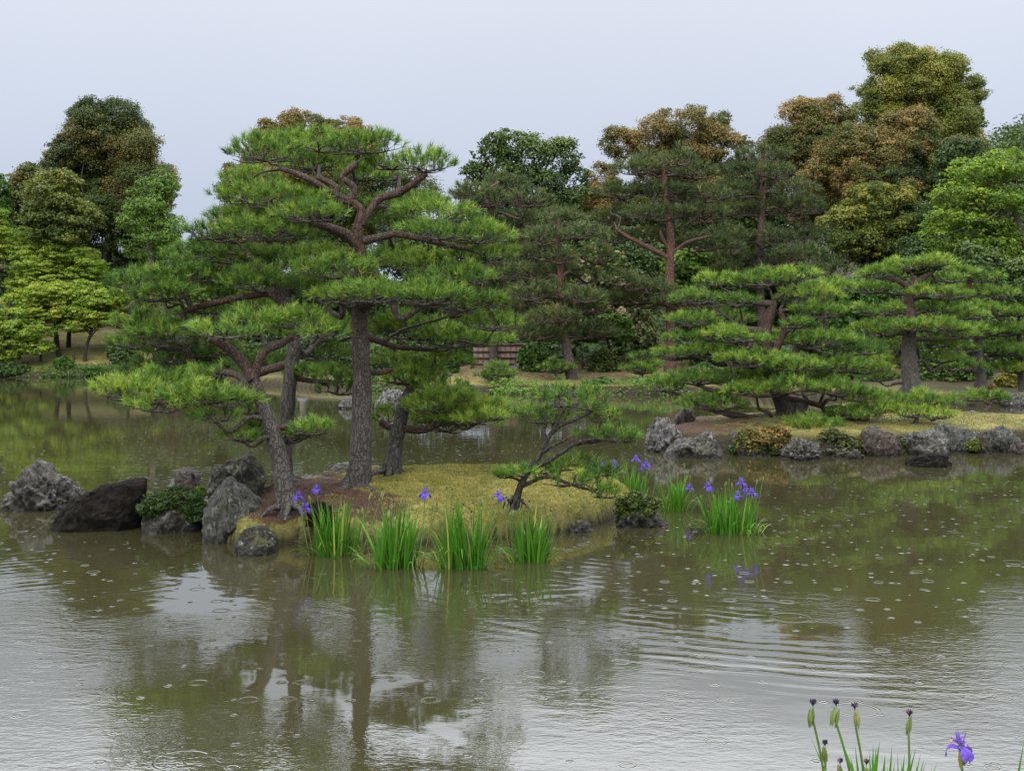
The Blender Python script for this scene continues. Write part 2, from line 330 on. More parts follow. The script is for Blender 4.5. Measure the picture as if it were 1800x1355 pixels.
# ------------------------------------------------------------------ the pond
def water_mat():
    m, n, p, out = mat_new('pond_water'); g = pos(n)
    V = lambda op, a, b=None: (lambda t: (n.links.new(a, t.inputs[0]), (n.links.new(b, t.inputs[1]) if hasattr(b, 'links') else setattr(t.inputs[1], 'default_value', b)) if b is not None else None, t)[2])(_vm(n, op))
    tint = noise_tex(n, .25, 3, .5, g)
    n.links.new(mixc(n, tint, (.030, .028, .012), (.039, .036, .0165)), p.inputs['Base Color'])
    p.inputs['Roughness'].default_value = .03; p.inputs['IOR'].default_value = 2.6; p.inputs['Specular IOR Level'].default_value = .5
    def rings(cx, cy, lam, amp, lo, hi, wob, mscale, m0, m1):
        d = V('DISTANCE', g, (cx, cy, 0)).outputs['Value']
        wb = noise_tex(n, .75, 4, .55, g)
        ph = math_n(n, 'ADD', math_n(n, 'MULTIPLY', d, 2 * math.pi / lam), math_n(n, 'MULTIPLY', wb, wob * 1.5))
        rel = V('SUBTRACT', g, (cx, cy, 0)).outputs[0]; sx = n.nodes.new('ShaderNodeSeparateXYZ'); n.links.new(rel, sx.inputs[0])
        th_ = math_n(n, 'ARCTAN2', sx.outputs['X'], sx.outputs['Y']); cv = n.nodes.new('ShaderNodeCombineXYZ'); n.links.new(math_n(n, 'ADD', math_n(n, 'MULTIPLY', d, 1.5 / lam), math_n(n, 'MULTIPLY', wb, 3.0)), cv.inputs[0]); n.links.new(math_n(n, 'MULTIPLY', th_, 9.0), cv.inputs[1])
        irr = noise_tex(n, 1.0, 2, .5, cv.outputs[0])
        s = math_n(n, 'ADD', math_n(n, 'MULTIPLY', math_n(n, 'SINE', ph), .4), math_n(n, 'MULTIPLY', math_n(n, 'SUBTRACT', irr, .5), 3.0))
        mk = noise_tex(n, mscale, 2, .5, scaled(n, g, (1, 1.4, 1)))
        mk = ramp(n, mk, [(m0, (0, 0, 0)), (m1, (1, 1, 1))])
        r1 = n.nodes.new('ShaderNodeMapRange'); r1.inputs['From Min'].default_value = lo[0]; r1.inputs['From Max'].default_value = lo[1]; n.links.new(d, r1.inputs['Value'])
        r2 = n.nodes.new('ShaderNodeMapRange'); r2.inputs['From Min'].default_value = hi[1]; r2.inputs['From Max'].default_value = hi[0]; n.links.new(d, r2.inputs['Value'])
        a = math_n(n, 'MULTIPLY', math_n(n, 'MULTIPLY', r1.outputs[0], r2.outputs[0]), mk)
        return math_n(n, 'MULTIPLY', math_n(n, 'MULTIPLY', s, a), amp)
    h = rings(-1.1, 14.5, .20, .0007, (2.6, 4.0), (5.2, 7.4), 9.0, .55, .44, .62)
    h = math_n(n, 'ADD', h, rings(-7.0, 15.4, .17, .0007, (2.5, 3.5), (5.0, 8.0), 7.0, .6, .40, .60))
    h = math_n(n, 'ADD', h, rings(4.0, 15.5, .19, .0010, (4.5, 6.0), (8.0, 10.0), 7.0, .5, .44, .62))
    # light wind ripples: patches of short waves, and a slow swell
    sy = n.nodes.new('ShaderNodeSeparateXYZ'); n.links.new(g, sy.inputs[0])
    near = n.nodes.new('ShaderNodeMapRange'); near.inputs['From Min'].default_value = 11.6; near.inputs['From Max'].default_value = 9.2; n.links.new(sy.outputs['Y'], near.inputs['Value'])
    patch = ramp(n, noise_tex(n, .42, 3, .55, g), [(.42, (0, 0, 0)), (.60, (1, 1, 1))])
    patch = math_n(n, 'ADD', math_n(n, 'MULTIPLY', patch, near.outputs[0]), .05)
    rip = noise_tex(n, 1.0, 2, .5, scaled(n, g, (7, 13, 1)), .4)
    h = math_n(n, 'ADD', h, math_n(n, 'MULTIPLY', math_n(n, 'MULTIPLY', rip, patch), .0024))
    fine = noise_tex(n, 30, 2, .5, scaled(n, g, (.8, 1.2, 1)))
    h = math_n(n, 'ADD', h, math_n(n, 'MULTIPLY', math_n(n, 'MULTIPLY', fine, patch), .0016))
    h = math_n(n, 'ADD', h, math_n(n, 'MULTIPLY', noise_tex(n, 1.6, 2, .5, scaled(n, g, (1, 1.5, 1))), .0016))
    # rain drops: one expanding ring in some of the cells
    def drops(scale, rmin, rvar, lam, wid, amp, keep, off):
        q = V('ADD', g, (off, off * .7, 0)).outputs[0]
        vo = n.nodes.new('ShaderNodeTexVoronoi'); vo.voronoi_dimensions = '2D'; vo.inputs['Scale'].default_value = scale; n.links.new(q, vo.inputs['Vector'])
        sp = n.nodes.new('ShaderNodeSeparateColor'); n.links.new(vo.outputs['Color'], sp.inputs[0])
        dist = math_n(n, 'DIVIDE', vo.outputs['Distance'], scale)
        r = math_n(n, 'ADD', math_n(n, 'MULTIPLY', sp.outputs[0], rvar), rmin)
        x = math_n(n, 'SUBTRACT', dist, r)
        env = math_n(n, 'EXPONENT', math_n(n, 'MULTIPLY', math_n(n, 'MULTIPLY', x, x), -1.0 / (wid * wid)))
        s = math_n(n, 'SINE', math_n(n, 'MULTIPLY', x, 2 * math.pi / lam))
        act = math_n(n, 'GREATER_THAN', sp.outputs[1], 1 - keep)
        return math_n(n, 'MULTIPLY', math_n(n, 'MULTIPLY', math_n(n, 'MULTIPLY', s, env), act), amp)
    h = math_n(n, 'ADD', h, drops(2.6, .015, .05, .024, .009, .0008, .32, 0.0))
    h = math_n(n, 'ADD', h, drops(2.9, .006, .012, .030, .014, .0012, .4, 7.3))
    h = math_n(n, 'ADD', h, drops(1.3, .05, .12, .030, .014, .0004, .14, 3.1))
    def splashes(scale, wid, amp, keep, off):      # little domes where drops have just hit
        q = V('ADD', g, (off, -off, 0)).outputs[0]
        vo = n.nodes.new('ShaderNodeTexVoronoi'); vo.voronoi_dimensions = '2D'; vo.inputs['Scale'].default_value = scale; n.links.new(q, vo.inputs['Vector'])
        sp = n.nodes.new('ShaderNodeSeparateColor'); n.links.new(vo.outputs['Color'], sp.inputs[0])
        x = math_n(n, 'DIVIDE', vo.outputs['Distance'], scale); wv_ = math_n(n, 'ADD', math_n(n, 'MULTIPLY', sp.outputs[0], wid), wid * .5)
        x = math_n(n, 'DIVIDE', x, wv_); e = math_n(n, 'EXPONENT', math_n(n, 'MULTIPLY', math_n(n, 'MULTIPLY', x, x), -1.0))
        return math_n(n, 'MULTIPLY', math_n(n, 'MULTIPLY', math_n(n, 'MULTIPLY', e, math_n(n, 'GREATER_THAN', sp.outputs[1], 1 - keep)), wv_), amp)
    farm = n.nodes.new('ShaderNodeMapRange'); farm.inputs['From Min'].default_value = 8.6; farm.inputs['From Max'].default_value = 11.0; n.links.new(sy.outputs['Y'], farm.inputs['Value'])
    h = math_n(n, 'ADD', h, math_n(n, 'MULTIPLY', farm.outputs[0], math_n(n, 'ADD', splashes(2.6, .011, .42, .45, 11.7), splashes(1.4, .017, .36, .35, 4.4))))
    b = n.nodes.new('ShaderNodeBump'); b.inputs['Strength'].default_value = 1.0; b.inputs['Distance'].default_value = 1.0
    n.links.new(h, b.inputs['Height']); n.links.new(b.outputs[0], p.inputs['Normal'])
    return m
def _vm(n, op):
    t = n.nodes.new('ShaderNodeVectorMath'); t.operation = op; return t
M['water'] = water_mat()
mb = MB(); mb.add([(-140, -8, 0), (140, -8, 0), (140, 150, 0), (-140, 150, 0)], [[0, 1, 2, 3]])
tag(mb.build('pond_water', M['water']), kind='structure')

# ------------------------------------------------------------------ banks, islands, hill
def grid_sheet(name, xs, ys, hf, mat, litterf=None, soil_shadef=None, keep=None):
    X, Y = np.meshgrid(xs, ys); Z = hf(X.ravel(), Y.ravel()); v = np.stack([X.ravel(), Y.ravel(), Z], 1)
    nx, ny = len(xs), len(ys)
    i = (np.arange(ny - 1)[:, None] * nx + np.arange(nx - 1)[None]).ravel(); f = np.stack([i, i + 1, i + nx + 1, i + nx], 1)
    if keep is not None:
        k = keep(v); f = f[k[f].any(1)]
        used = np.unique(f); mp = np.zeros(len(v), int); mp[used] = np.arange(len(used)); v = v[used]; f = mp[f]
    mb = MB(); mb.add(v, f); o = mb.build(name, mat, smooth=True)
    for nm, fn in (('litter', litterf), ('soil_shade', soil_shadef)):
        a = o.data.attributes.new(nm, 'FLOAT', 'POINT')
        if fn is not None: a.data.foreach_set('value', np.clip(fn(v), 0, 1).astype(np.float32))
    tag(o, kind='structure'); return o
SH = [(-600, 54), (-250, 54), (0, 54), (240, 54), (330, 50), (420, 47), (520, 44), (640, 41), (780, 39), (900, 38.4), (1100, 38.4), (1240, 37.5), (1400, 36), (1600, 33.5), (1700, 32.5), (1800, 32), (2100, 30), (2600, 27)]
SHX = np.array([(p - 900) * d / 1800 for p, d in SH]); SHY = np.array([d * S for _, d in SH])
def bank_t(x, y): return y - np.interp(x, SHX, SHY) - .5 * vnoise(np.stack([x * .5, y * 0, x * 0], -1), 5)
def bank_h(x, y):
    t = bank_t(x, y)
    z = np.interp(t, [-1, -.06, .08, .3, 1.2, 4, 8, 14, 25, 60, 120], [-.6, -.06, .26, .34, .48, .85, 1.3, 2.0, 3.2, 6, 9])
    k = np.interp(x, [-22, -17, -6, 8, 14], [1.75, 1.5, .72, .72, .9])
    k = 1 + (k - 1) * np.clip((t - .3) / 3, 0, 1)
    k = np.where(t > 25, k + (1 - k) * np.clip((t - 25) / 30, 0, 1), k)
    return z * k + .10 * fbm(np.stack([x * .45, y * .45, x * 0], -1), 4, 3) * np.clip(t, 0, 1)
def bank_lit(v):
    t = bank_t(v[:, 0], v[:, 1]); return np.interp(t, [0, 1.2, 2.5, 8], [0.1, .36, .48, .58]) * np.interp(v[:, 0], [-16, -13, 5, 7.5], [.35, 1, 1, .2])
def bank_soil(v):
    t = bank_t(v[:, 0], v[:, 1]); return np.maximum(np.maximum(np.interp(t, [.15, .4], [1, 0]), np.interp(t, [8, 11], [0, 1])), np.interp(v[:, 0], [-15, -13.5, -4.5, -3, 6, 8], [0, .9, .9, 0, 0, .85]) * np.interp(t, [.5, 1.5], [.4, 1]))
grid_sheet('far_bank', np.concatenate([np.linspace(-150, -45, 22)[:-1], np.linspace(-45, 40, 341), np.linspace(40, 170, 27)[1:]]),
           np.concatenate([np.linspace(28, 76, 241), np.linspace(76, 200, 42)[1:]]), bank_h, M['moss_bank'], bank_lit, bank_soil, keep=lambda v: v[:, 2] > -.5)
def ground_z(x, y): return float(bank_h(np.array([x]), np.array([y]))[0])
grid_sheet('near_bank', np.linspace(-30, 30, 121), np.linspace(-12, 4.6, 60),
           lambda x, y: np.interp(4.2 + .3 * np.sin(x * .7) - y, [-.4, 0, .2, 1.5, 5, 20], [-.5, -.1, .12, .3, .5, .7]), M['moss'])
def hill_h(x, y):
    return 25 * np.exp(-((x - 92) / 42) ** 2) * np.exp(-((y - 165) / 45) ** 2) + 5
grid_sheet('hill', np.linspace(20, 220, 41), np.linspace(112, 240, 33), lambda x, y: hill_h(x, y) + 1.2 * fbm(np.stack([x * .1, y * .1, x * 0], -1), 3, 8), M['moss'], None, lambda v: np.ones(len(v)))

def poly_sdf(poly, x, y):
    """signed distance, positive inside"""
    P = np.asarray(poly); q = np.stack([x, y], -1); dmin = np.full(len(q), 1e9); inside = np.zeros(len(q), bool)
    for a, b in zip(P, np.roll(P, -1, 0)):
        e = b - a; t = np.clip(((q - a) @ e) / max(e @ e, 1e-9), 0, 1); dmin = np.minimum(dmin, np.linalg.norm(q - a - t[:, None] * e, axis=1))
        c = ((a[1] > q[:, 1]) != (b[1] > q[:, 1])) & (q[:, 0] < (b[0] - a[0]) * (q[:, 1] - a[1]) / (b[1] - a[1] + 1e-12) + a[0]); inside ^= c
    return np.where(inside, dmin, -dmin)
def wl(px, py):
    p = W(px, py, wd(py)); return p[:2]
def at_d(px, d): return np.array([(px - 900) * d / 1800.0, d * S])
POLY1 = [wl(358, 930), wl(395, 952), wl(440, 958), wl(500, 956), wl(600, 958), wl(750, 955), wl(880, 948), wl(960, 940), wl(1010, 934), wl(1060, 922), wl(1098, 906), wl(1108, 893),
         at_d(1085, 13.5), at_d(1000, 14.1), at_d(860, 14.4), at_d(720, 14.3), at_d(600, 13.9), at_d(520, 13.5), at_d(430, 12.7), at_d(370, 12.1)]
def smooth_poly(P, k=5): return catmull(np.concatenate([P, P[:1]]), k)[:-1]
POLY1 = smooth_poly(np.array(POLY1))
def isl1_h(x, y):
    s = poly_sdf(POLY1, x, y); n = fbm(np.stack([x * 1.1, y * 1.1, x * 0], -1), 4, 21); n2 = fbm(np.stack([x * 8, y * 8, x * 0], -1), 3, 22)
    s = s + .05 * fbm(np.stack([x * 2.5, y * 2.5, x * 0], -1), 3, 23)
    z = np.interp(s, [-.4, -.06, .0, .025, .06, .14, .45, 1.0, 1.8], [-.45, -.25, .0, .16, .25, .30, .365, .45, .51])
    cx = (x + 0.6); lift = .07 * np.exp(-((x - .1) / 1.2) ** 2 - ((y - 15.0) / .9) ** 2)
    return z + (lift + .035 * n + .03 * n2) * np.clip(s * 4, 0, 1)
def isl1_lit(v):
    x, y = v[:, 0], v[:, 1]
    px = x / y * F + 900; py = HZ + (CAMZ - v[:, 2]) / y * F
    a = np.exp(-((px - 470) / 95) ** 2 - ((py - 880) / 45) ** 2) + .95 * np.exp(-((px - 660) / 75) ** 2 - ((py - 890) / 30) ** 2) + .9 * np.exp(-((px - 560) / 60) ** 2 - ((py - 850) / 25) ** 2)
    return a
def isl_soil_shade(v): return np.interp(v[:, 2] + .04 * fbm(v * 4, 3, 14), [.08, .13], [1, 0])  # foot of the lip: bare soil with the undercut's shade painted into its colour
xs = np.arange(-4.6, 2.0, .032); ys = np.arange(11.6, 17.6, .036)
grid_sheet('moss_island', xs, ys, isl1_h, M['moss'], isl1_lit, isl_soil_shade, keep=lambda v: v[:, 2] > -.3)

POLY2 = smooth_poly(np.array([wl(1175, 793), wl(1215, 797), wl(1290, 797), wl(1390, 800), wl(1470, 802), wl(1530, 799), wl(1600, 795), wl(1700, 790), wl(1790, 786), wl(1900, 780), wl(2020, 775),
         at_d(2000, 25.5), at_d(1880, 24.2), at_d(1780, 23.3), at_d(1710, 23.6), at_d(1680, 26.5), at_d(1600, 28), at_d(1500, 27.5), at_d(1400, 26), at_d(1330, 24.6), at_d(1240, 23.6), at_d(1190, 22.7), at_d(1165, 21)]))
def isl2_h(x, y):
    s = poly_sdf(POLY2, x, y) + .07 * fbm(np.stack([x * 1.8, y * 1.8, x * 0], -1), 3, 33); n = fbm(np.stack([x * .8, y * .8, x * 0], -1), 4, 31)
    z = np.interp(s, [-.4, 0, .08, .25, .5, 1.2, 2.6, 4], [-.4, .0, .2, .34, .40, .47, .68, .82])
    return z + (.04 * n) * np.clip(s * 3, 0, 1)
def isl2_lit(v):
    px = v[:, 0] / v[:, 1] * F + 900
    return np.interp(px, [1150, 1200, 1350, 1450], [.75, .7, .45, .05])
grid_sheet('pine_island', np.arange(2.6, 15.0, .07), np.arange(21.0, 34.0, .08), isl2_h, M['moss_bank'], isl2_lit, lambda v: np.interp(v[:, 2], [.30, .38], [1, 0]), keep=lambda v: v[:, 2] > -.25)  # dark lower edge: brown soil plus painted undercut shade

# moss fuzz on the near island: ground cover nobody could count
def moss_fuzz(name, hf, poly, n, seed, length, width, litf, smin=.03, tone=0.0):
    rng = np.random.default_rng(seed); P = np.asarray(poly); lo, hi = P.min(0), P.max(0)
    x = rng.uniform(lo[0], hi[0], n); y = rng.uniform(lo[1], hi[1], n); s = poly_sdf(P, x, y); k = s > smin; x, y, s = x[k], y[k], s[k]
    z = hf(x, y); v = np.stack([x, y, z], 1); l = litf(v) + .5 * fbm(v * 5, 3, 4)
    k = (l < rng.uniform(.15, .75, len(l))) & (z > .13); v = v[k]; s = s[k]; m = len(v)
    d = norm(np.stack([rng.normal(0, .6, m), rng.normal(0, .6, m), np.full(m, .75)], 1)); sd = norm(np.cross(d, rng.normal(size=(m, 3))))
    ln = length * rng.uniform(.5, 1.3, (m, 1)); a = v - np.array([0, 0, .006])
    V = np.stack([a - sd * width / 2, a + sd * width / 2, a + d * ln], 1).reshape(-1, 3)
    t = .5 + tone + .22 * fbm(v * 1.3, 3, 6) + .26 * fbm(v * 6, 3, 16) + rng.normal(0, .12, m)
    mb = MB(); mb.add(V, np.arange(m * 3).reshape(-1, 3), np.clip(t, 0, 1)); o = mb.build(name, M['mossblade'])
    tag(o, 'yellow green moss covering the mound', 'moss', kind='stuff')
moss_fuzz('moss', isl1_h, POLY1, 200000, 3, .025, .012, isl1_lit)
moss_fuzz('moss', isl2_h, POLY2, 60000, 4, .035, .02, isl2_lit, tone=-.27)

def fallen(n, seed):
    rng = np.random.default_rng(seed); P = np.asarray(POLY1); lo, hi = P.min(0), P.max(0)
    x = rng.uniform(lo[0], hi[0], n); y = rng.uniform(lo[1], hi[1], n); k = poly_sdf(P, x, y) > .1; x, y = x[k], y[k]; z = isl1_h(x, y); v = np.stack([x, y, z + .006], 1)
    k = isl1_lit(v) + .4 * fbm(v * 4, 3, 8) > rng.uniform(.1, .7, len(v)); v = v[k]; m = len(v); a = rng.uniform(0, 6.28, m); d = np.stack([np.cos(a), np.sin(a), rng.normal(.1, .15, m)], 1) * rng.uniform(.03, .06, (m, 1)); s = norm(np.cross(d, [0, 0, 1.0])) * .0028
    mb = MB(); mb.add(np.stack([v - s, v + s, v + d], 1).reshape(-1, 3), np.arange(m * 3).reshape(-1, 3), np.clip(.5 + rng.normal(0, .25, m), 0, 1)); tag(mb.build('fallen_needles', M['fallen']), 'fallen reddish brown pine needles on the near island', 'pine needles', kind='stuff')
fallen(40000, 5)

# ------------------------------------------------------------------ rocks
def rock(label, pts, d, depth, mat, seed, name='rock', rough=.17, group=None, cat='rock', strata=0.006, cuts=None):
    cuts = cuts if cuts is not None else (3 if seed in (1, 2, 3, 5, 6, 21, 22, 46) else 9)
    P = np.array([[W(px, py, d)[0], W(px, py, d)[2]] for px, py in pts]); Y0 = d * S
    hgt = np.ptp(P[:, 1]); lowest = P[:, 1] < P[:, 1].min() + .08 * hgt; P[lowest, 1] -= .35 * hgt
    c = np.array([(P[:, 0].min() + P[:, 0].max()) / 2, P[:, 1].min() + .38 * (P[:, 1].max() - P[:, 1].min())])
    size = max(np.ptp(P[:, 0]), np.ptp(P[:, 1]))
    # dense closed outline, then radius by angle
    Q = np.concatenate([P, P[:1]]); seg = []
    for a, b in zip(Q[:-1], Q[1:]): seg.append(a + (b - a) * np.linspace(0, 1, 24, endpoint=False)[:, None])
    Q = np.concatenate(seg) - c; th = np.arctan2(Q[:, 1], Q[:, 0]); rr = np.hypot(Q[:, 0], Q[:, 1]); o = np.argsort(th); th, rr = th[o], rr[o]
    nt_, npf = 150, 80
    T = np.linspace(-math.pi, math.pi, nt_, endpoint=False); Rt = np.interp(T, th, rr, period=2 * math.pi)
    Rt = np.convolve(np.concatenate([Rt[-1:], Rt, Rt[:1]]), [.2, .6, .2], 'valid')
    ph = np.linspace(0.03, math.pi - 0.03, npf)
    TT, PP = np.meshgrid(T, ph); sp = np.sin(PP) ** .55; cp = np.sign(np.cos(PP)) * np.abs(np.cos(PP)) ** .8
    RR = np.broadcast_to(Rt, TT.shape); mean = Rt.mean()
    blend = sp; Reff = (RR * blend + mean * (1 - blend) * .9) * sp
    v = np.stack([c[0] + Reff * np.cos(TT), Y0 + depth * .5 * cp * (.75 + .25 * RR / Rt.max()), c[1] + Reff * np.sin(TT)], -1).reshape(-1, 3)
    q = (v - np.array([c[0], Y0, c[1]])) / size
    nd = norm(q)
    n1 = fbm(q * 2.6 + seed, 3, seed); n2 = fbm(q * 7 + seed, 4, seed + 9); rg = 1 - np.abs(fbm(q * np.array([5, 5, 2.2]) + seed, 3, seed + 5))
    n3 = fbm(q * 17 + seed, 3, seed + 12); rgf = 1 - np.abs(fbm(q * np.array([11, 11, 6]) + seed, 3, seed + 15))
    prng = np.random.default_rng(seed); v0 = v.copy()
    for k in range(cuts):
        pn = norm(prng.normal(size=3) * np.array([1, 1, .8]) + np.array([0, -.35, .25])); s_ = (v - np.array([c[0], Y0, c[1]])) @ pn; lim = np.quantile(s_, prng.uniform(*((.86, .975) if 23 <= seed <= 31 else (.90, .985)))); v = v - np.maximum(s_ - lim, 0)[:, None] * pn * .85
    rough = rough * (1.25 if 23 <= seed <= 31 else 1)
    disp = rough * (.55 * n1 + .42 * n2 + .22 * n3 + 1.0 * (rg - .7) + .6 * (rgf - .75)) * size
    if strata: disp = disp + strata * size * np.sin((q[:, 0] * .35 + q[:, 2] * .2 + q[:, 1] * .3) * 60 + 3 * n1) * .25
    v = v + nd * disp[:, None] * .75
    i = np.arange(npf - 1)[:, None] * nt_; j = np.arange(nt_)[None]; j2 = (j + 1) % nt_
    f = np.stack([i + j, i + nt_ + j, i + nt_ + j2, i + j2], -1).reshape(-1, 4)
    mb = MB(); mb.add(v, f); mb.add(v[:nt_], [list(range(nt_))]); mb.add(v[-nt_:], [list(range(nt_))[::-1]])
    b = np.array([c[0], Y0, min(c[1], 0)])
    o = mb.build(name, M[mat], origin=b, smooth=True); tag(o, label, cat, group); return o
G1, G2, G3 = 'rocks at the left end of the near island', 'rocks edging the right island', 'rocks along the far shore'
rock('grey white peaked rock standing alone in the water, farthest left', [(20, 898), (22, 880), (38, 860), (45, 838), (52, 822), (66, 818), (78, 830), (84, 842), (108, 850), (128, 866), (137, 885), (135, 898)], wd(889), 1.0, 'rock_gray', 1, group=G1)
rock('dark brown wet boulder with a beak like upper corner', [(96, 930), (102, 916), (120, 893), (150, 866), (180, 852), (215, 848), (240, 843), (258, 845), (261, 857), (256, 868), (258, 890), (252, 930)], wd(921), 1.3, 'rock_dark', 2, rough=.05, group=G1)
rock('small pointed stone rising behind the ferny mound', [(305, 890), (311, 862), (316, 828), (326, 826), (343, 838), (350, 862), (352, 890)], wd(890), .5, 'rock_red', 3, group=G1)
rock('mossy low rock that carries the ferny shrub', [(243, 932), (248, 905), (262, 882), (300, 870), (335, 872), (358, 890), (368, 910), (366, 934)], wd(926), 1.0, 'rock_mossy', 4, rough=.08, group=G1)
rock('tall dark mossy rock behind the upright grey slab', [(368, 890), (372, 850), (380, 822), (400, 812), (418, 803), (440, 800), (455, 822), (462, 845), (466, 875), (464, 895)], 11.9, .9, 'rock_mossy', 5, rough=.09, group=G1)
rock('upright green grey slab with streaked face at the island corner', [(362, 942), (358, 905), (360, 868), (368, 848), (388, 838), (408, 842), (430, 858), (455, 878), (462, 892), (440, 912), (415, 940), (395, 950)], 11.1, .7, 'rock_green', 6, rough=.05, group=G1, strata=.02)
rock('small round lichen speckled rock at the water in front of the island', [(413, 978), (416, 955), (425, 938), (445, 925), (462, 926), (475, 938), (486, 955), (488, 978)], wd(968), .65, 'rock_mossy', 7, rough=.10, group=G1)
rock('low flat grey stone behind the left pine trunk', [(462, 872), (466, 850), (485, 841), (520, 840), (560, 838), (600, 842), (606, 858), (590, 872)], 12.7, .9, 'rock_gray', 8, rough=.04, group=G1)
rock('flat lichen covered stone behind the tallest pine trunk', [(560, 850), (568, 832), (585, 820), (605, 815), (640, 818), (668, 822), (674, 836), (668, 850)], 13.4, .8, 'rock_green', 9, rough=.06, group=G1)
rock('small dark stone half hidden by irises on the moss', [(540, 912), (546, 890), (558, 882), (572, 886), (586, 902), (588, 914)], 10.75, .35, 'rock_dark', 10, group=G1)
rock('dark stone under the overhanging moss edge', [(970, 952), (975, 935), (995, 922), (1025, 922), (1045, 934), (1048, 950)], 11.6, .5, 'rock_mossy', 11, group=G1)
# right island
rock('dark mossy rock under the windswept shrub at the right tip of the near island', [(1078, 932), (1084, 908), (1100, 894), (1128, 890), (1150, 902), (1160, 916), (1162, 932)], 12.0, .7, 'rock_mossy', 12, group=G1)
rock('pale streaked rock at the left tip of the right island', [(1138, 795), (1138, 765), (1143, 745), (1155, 736), (1172, 738), (1184, 748), (1194, 768), (1190, 790), (1170, 797)], 19.7, .9, 'rock_pale', 21, group=G2)
rock('dark reddish pointed rock behind the pale streaked one', [(1178, 765), (1184, 742), (1196, 724), (1210, 722), (1222, 738), (1228, 762)], 21.2, .8, 'rock_red', 22, group=G2)
rock('long low grey boulder with a moss patch beside the pale rock', [(1164, 806), (1172, 788), (1195, 774), (1230, 768), (1250, 752), (1268, 760), (1284, 780), (1284, 806)], wd(801), 1.1, 'rock_gray', 23, rough=.07, group=G2)
rock('flat dark stone on the litter slope of the right island', [(1278, 784), (1284, 764), (1298, 755), (1318, 755), (1328, 764), (1322, 784)], 19.3, .7, 'rock_gray', 24, group=G2)
rock('leaning grey boulder between azaleas at the water', [(1372, 812), (1384, 790), (1396, 772), (1412, 765), (1428, 772), (1440, 790), (1440, 812)], wd(806), .8, 'rock_gray', 25, group=G2)
rock('small wedge stone below the overhanging plants', [(1488, 812), (1492, 800), (1506, 790), (1518, 800), (1524, 812)], wd(806), .5, 'rock_brown', 26, group=G2)
rock('broad red brown rock face in the middle of the right island edge', [(1505, 806), (1508, 775), (1520, 755), (1545, 746), (1562, 752), (1580, 770), (1588, 806)], wd(799), 1.0, 'rock_brown', 27, rough=.06, group=G2)
rock('square grey block below the small bushy pine', [(1586, 806), (1586, 760), (1592, 748), (1625, 744), (1648, 750), (1660, 766), (1660, 806)], wd(797), 1.0, 'rock_gray', 28, rough=.06, group=G2)
rock('flat topped grey block at the right of the square one', [(1640, 802), (1642, 762), (1650, 746), (1690, 744), (1714, 750), (1722, 768), (1720, 802)], 19.6, .9, 'rock_green', 29, rough=.06, group=G2)
rock('vertically grooved grey rock under bright moss', [(1728, 800), (1730, 768), (1738, 756), (1765, 750), (1782, 756), (1790, 775), (1790, 800)], wd(792), .9, 'rock_green', 30, rough=.08, group=G2)
rock('dark grey rock cut by the right edge of the photo', [(1778, 796), (1780, 752), (1790, 738), (1820, 734), (1850, 745), (1856, 796)], 20.9, 1.0, 'rock_gray', 31, group=G2)
rock('long flat grey stone on the back edge of the right island', [(1742, 748), (1744, 732), (1752, 728), (1790, 730), (1830, 734), (1836, 750)], 22.6, .7, 'rock_gray', 32, rough=.05, group=G2)
rock('flat pale stone beside the tiny pine on the right island', [(1690, 740), (1693, 726), (1706, 722), (1722, 724), (1728, 740)], 23.6, .6, 'rock_pale', 33, rough=.05, group=G2)
rock('low dark rock alone in the water before the right island', [(1592, 824), (1598, 808), (1620, 802), (1640, 798), (1660, 800), (1676, 812), (1676, 824)], wd(818), .7, 'rock_dark', 34, rough=.08, group=G2)
rock('small mauve stone in the water at the right edge', [(1768, 802), (1772, 790), (1784, 785), (1800, 780), (1812, 790), (1812, 802)], wd(797), .5, 'rock_red', 35, group=G2)
# far shore
rock('brown jagged rock below the clipped azalea', [(1290, 808), (1294, 786), (1310, 778), (1335, 782), (1352, 790), (1356, 808)], 18.95, .7, 'rock_brown', 61, group=G2)
rock('dark jagged rock right of the leaning boulder, under the overhang', [(1432, 808), (1436, 782), (1450, 770), (1474, 774), (1490, 786), (1494, 812)], 18.9, .8, 'rock_mossy', 62, group=G2)
rock('narrow grey rock wedged right of the flat topped block', [(1712, 804), (1714, 776), (1722, 766), (1732, 772), (1738, 804)], 19.3, .7, 'rock_mossy', 63, group=G2)
rock('low mossy rock closing the gap left of the leaning boulder', [(1345, 808), (1350, 790), (1362, 780), (1376, 786), (1382, 808)], 18.95, .7, 'rock_mossy', 64, group=G2)
rock('white grey boulder in the water behind the leaning pine', [(662, 726), (664, 704), (670, 690), (690, 686), (710, 692), (718, 708), (716, 726)], wd(718), 1.3, 'rock_pale', 41, group=G3)
rock('small pale rock seen left of the tallest trunk', [(594, 722), (598, 706), (608, 698), (622, 702), (632, 714), (632, 722)], wd(717), 1.0, 'rock_pale', 42, group=G3)
rock('low pale rock behind the lowest right pine boughs', [(780, 720), (784, 706), (798, 702), (814, 706), (820, 720)], wd(716), 1.0, 'rock_pale', 43, group=G3)
rock('flat pale stone just off the right tip of the lowest bough', [(834, 716), (838, 702), (850, 698), (864, 704), (870, 716)], wd(712), 1.0, 'rock_pale', 44, group=G3)
rock('dark rounded rock at the far shore above the sapling', [(946, 700), (950, 684), (962, 676), (976, 680), (986, 690), (988, 700)], wd(697), 1.2, 'rock_gray', 45, group=G3)
rock('speckled white standing stone beside the board wall', [(890, 664), (894, 650), (902, 642), (912, 640), (914, 650), (908, 664)], 42.5, .8, 'rock_pale', 46, group=G3)
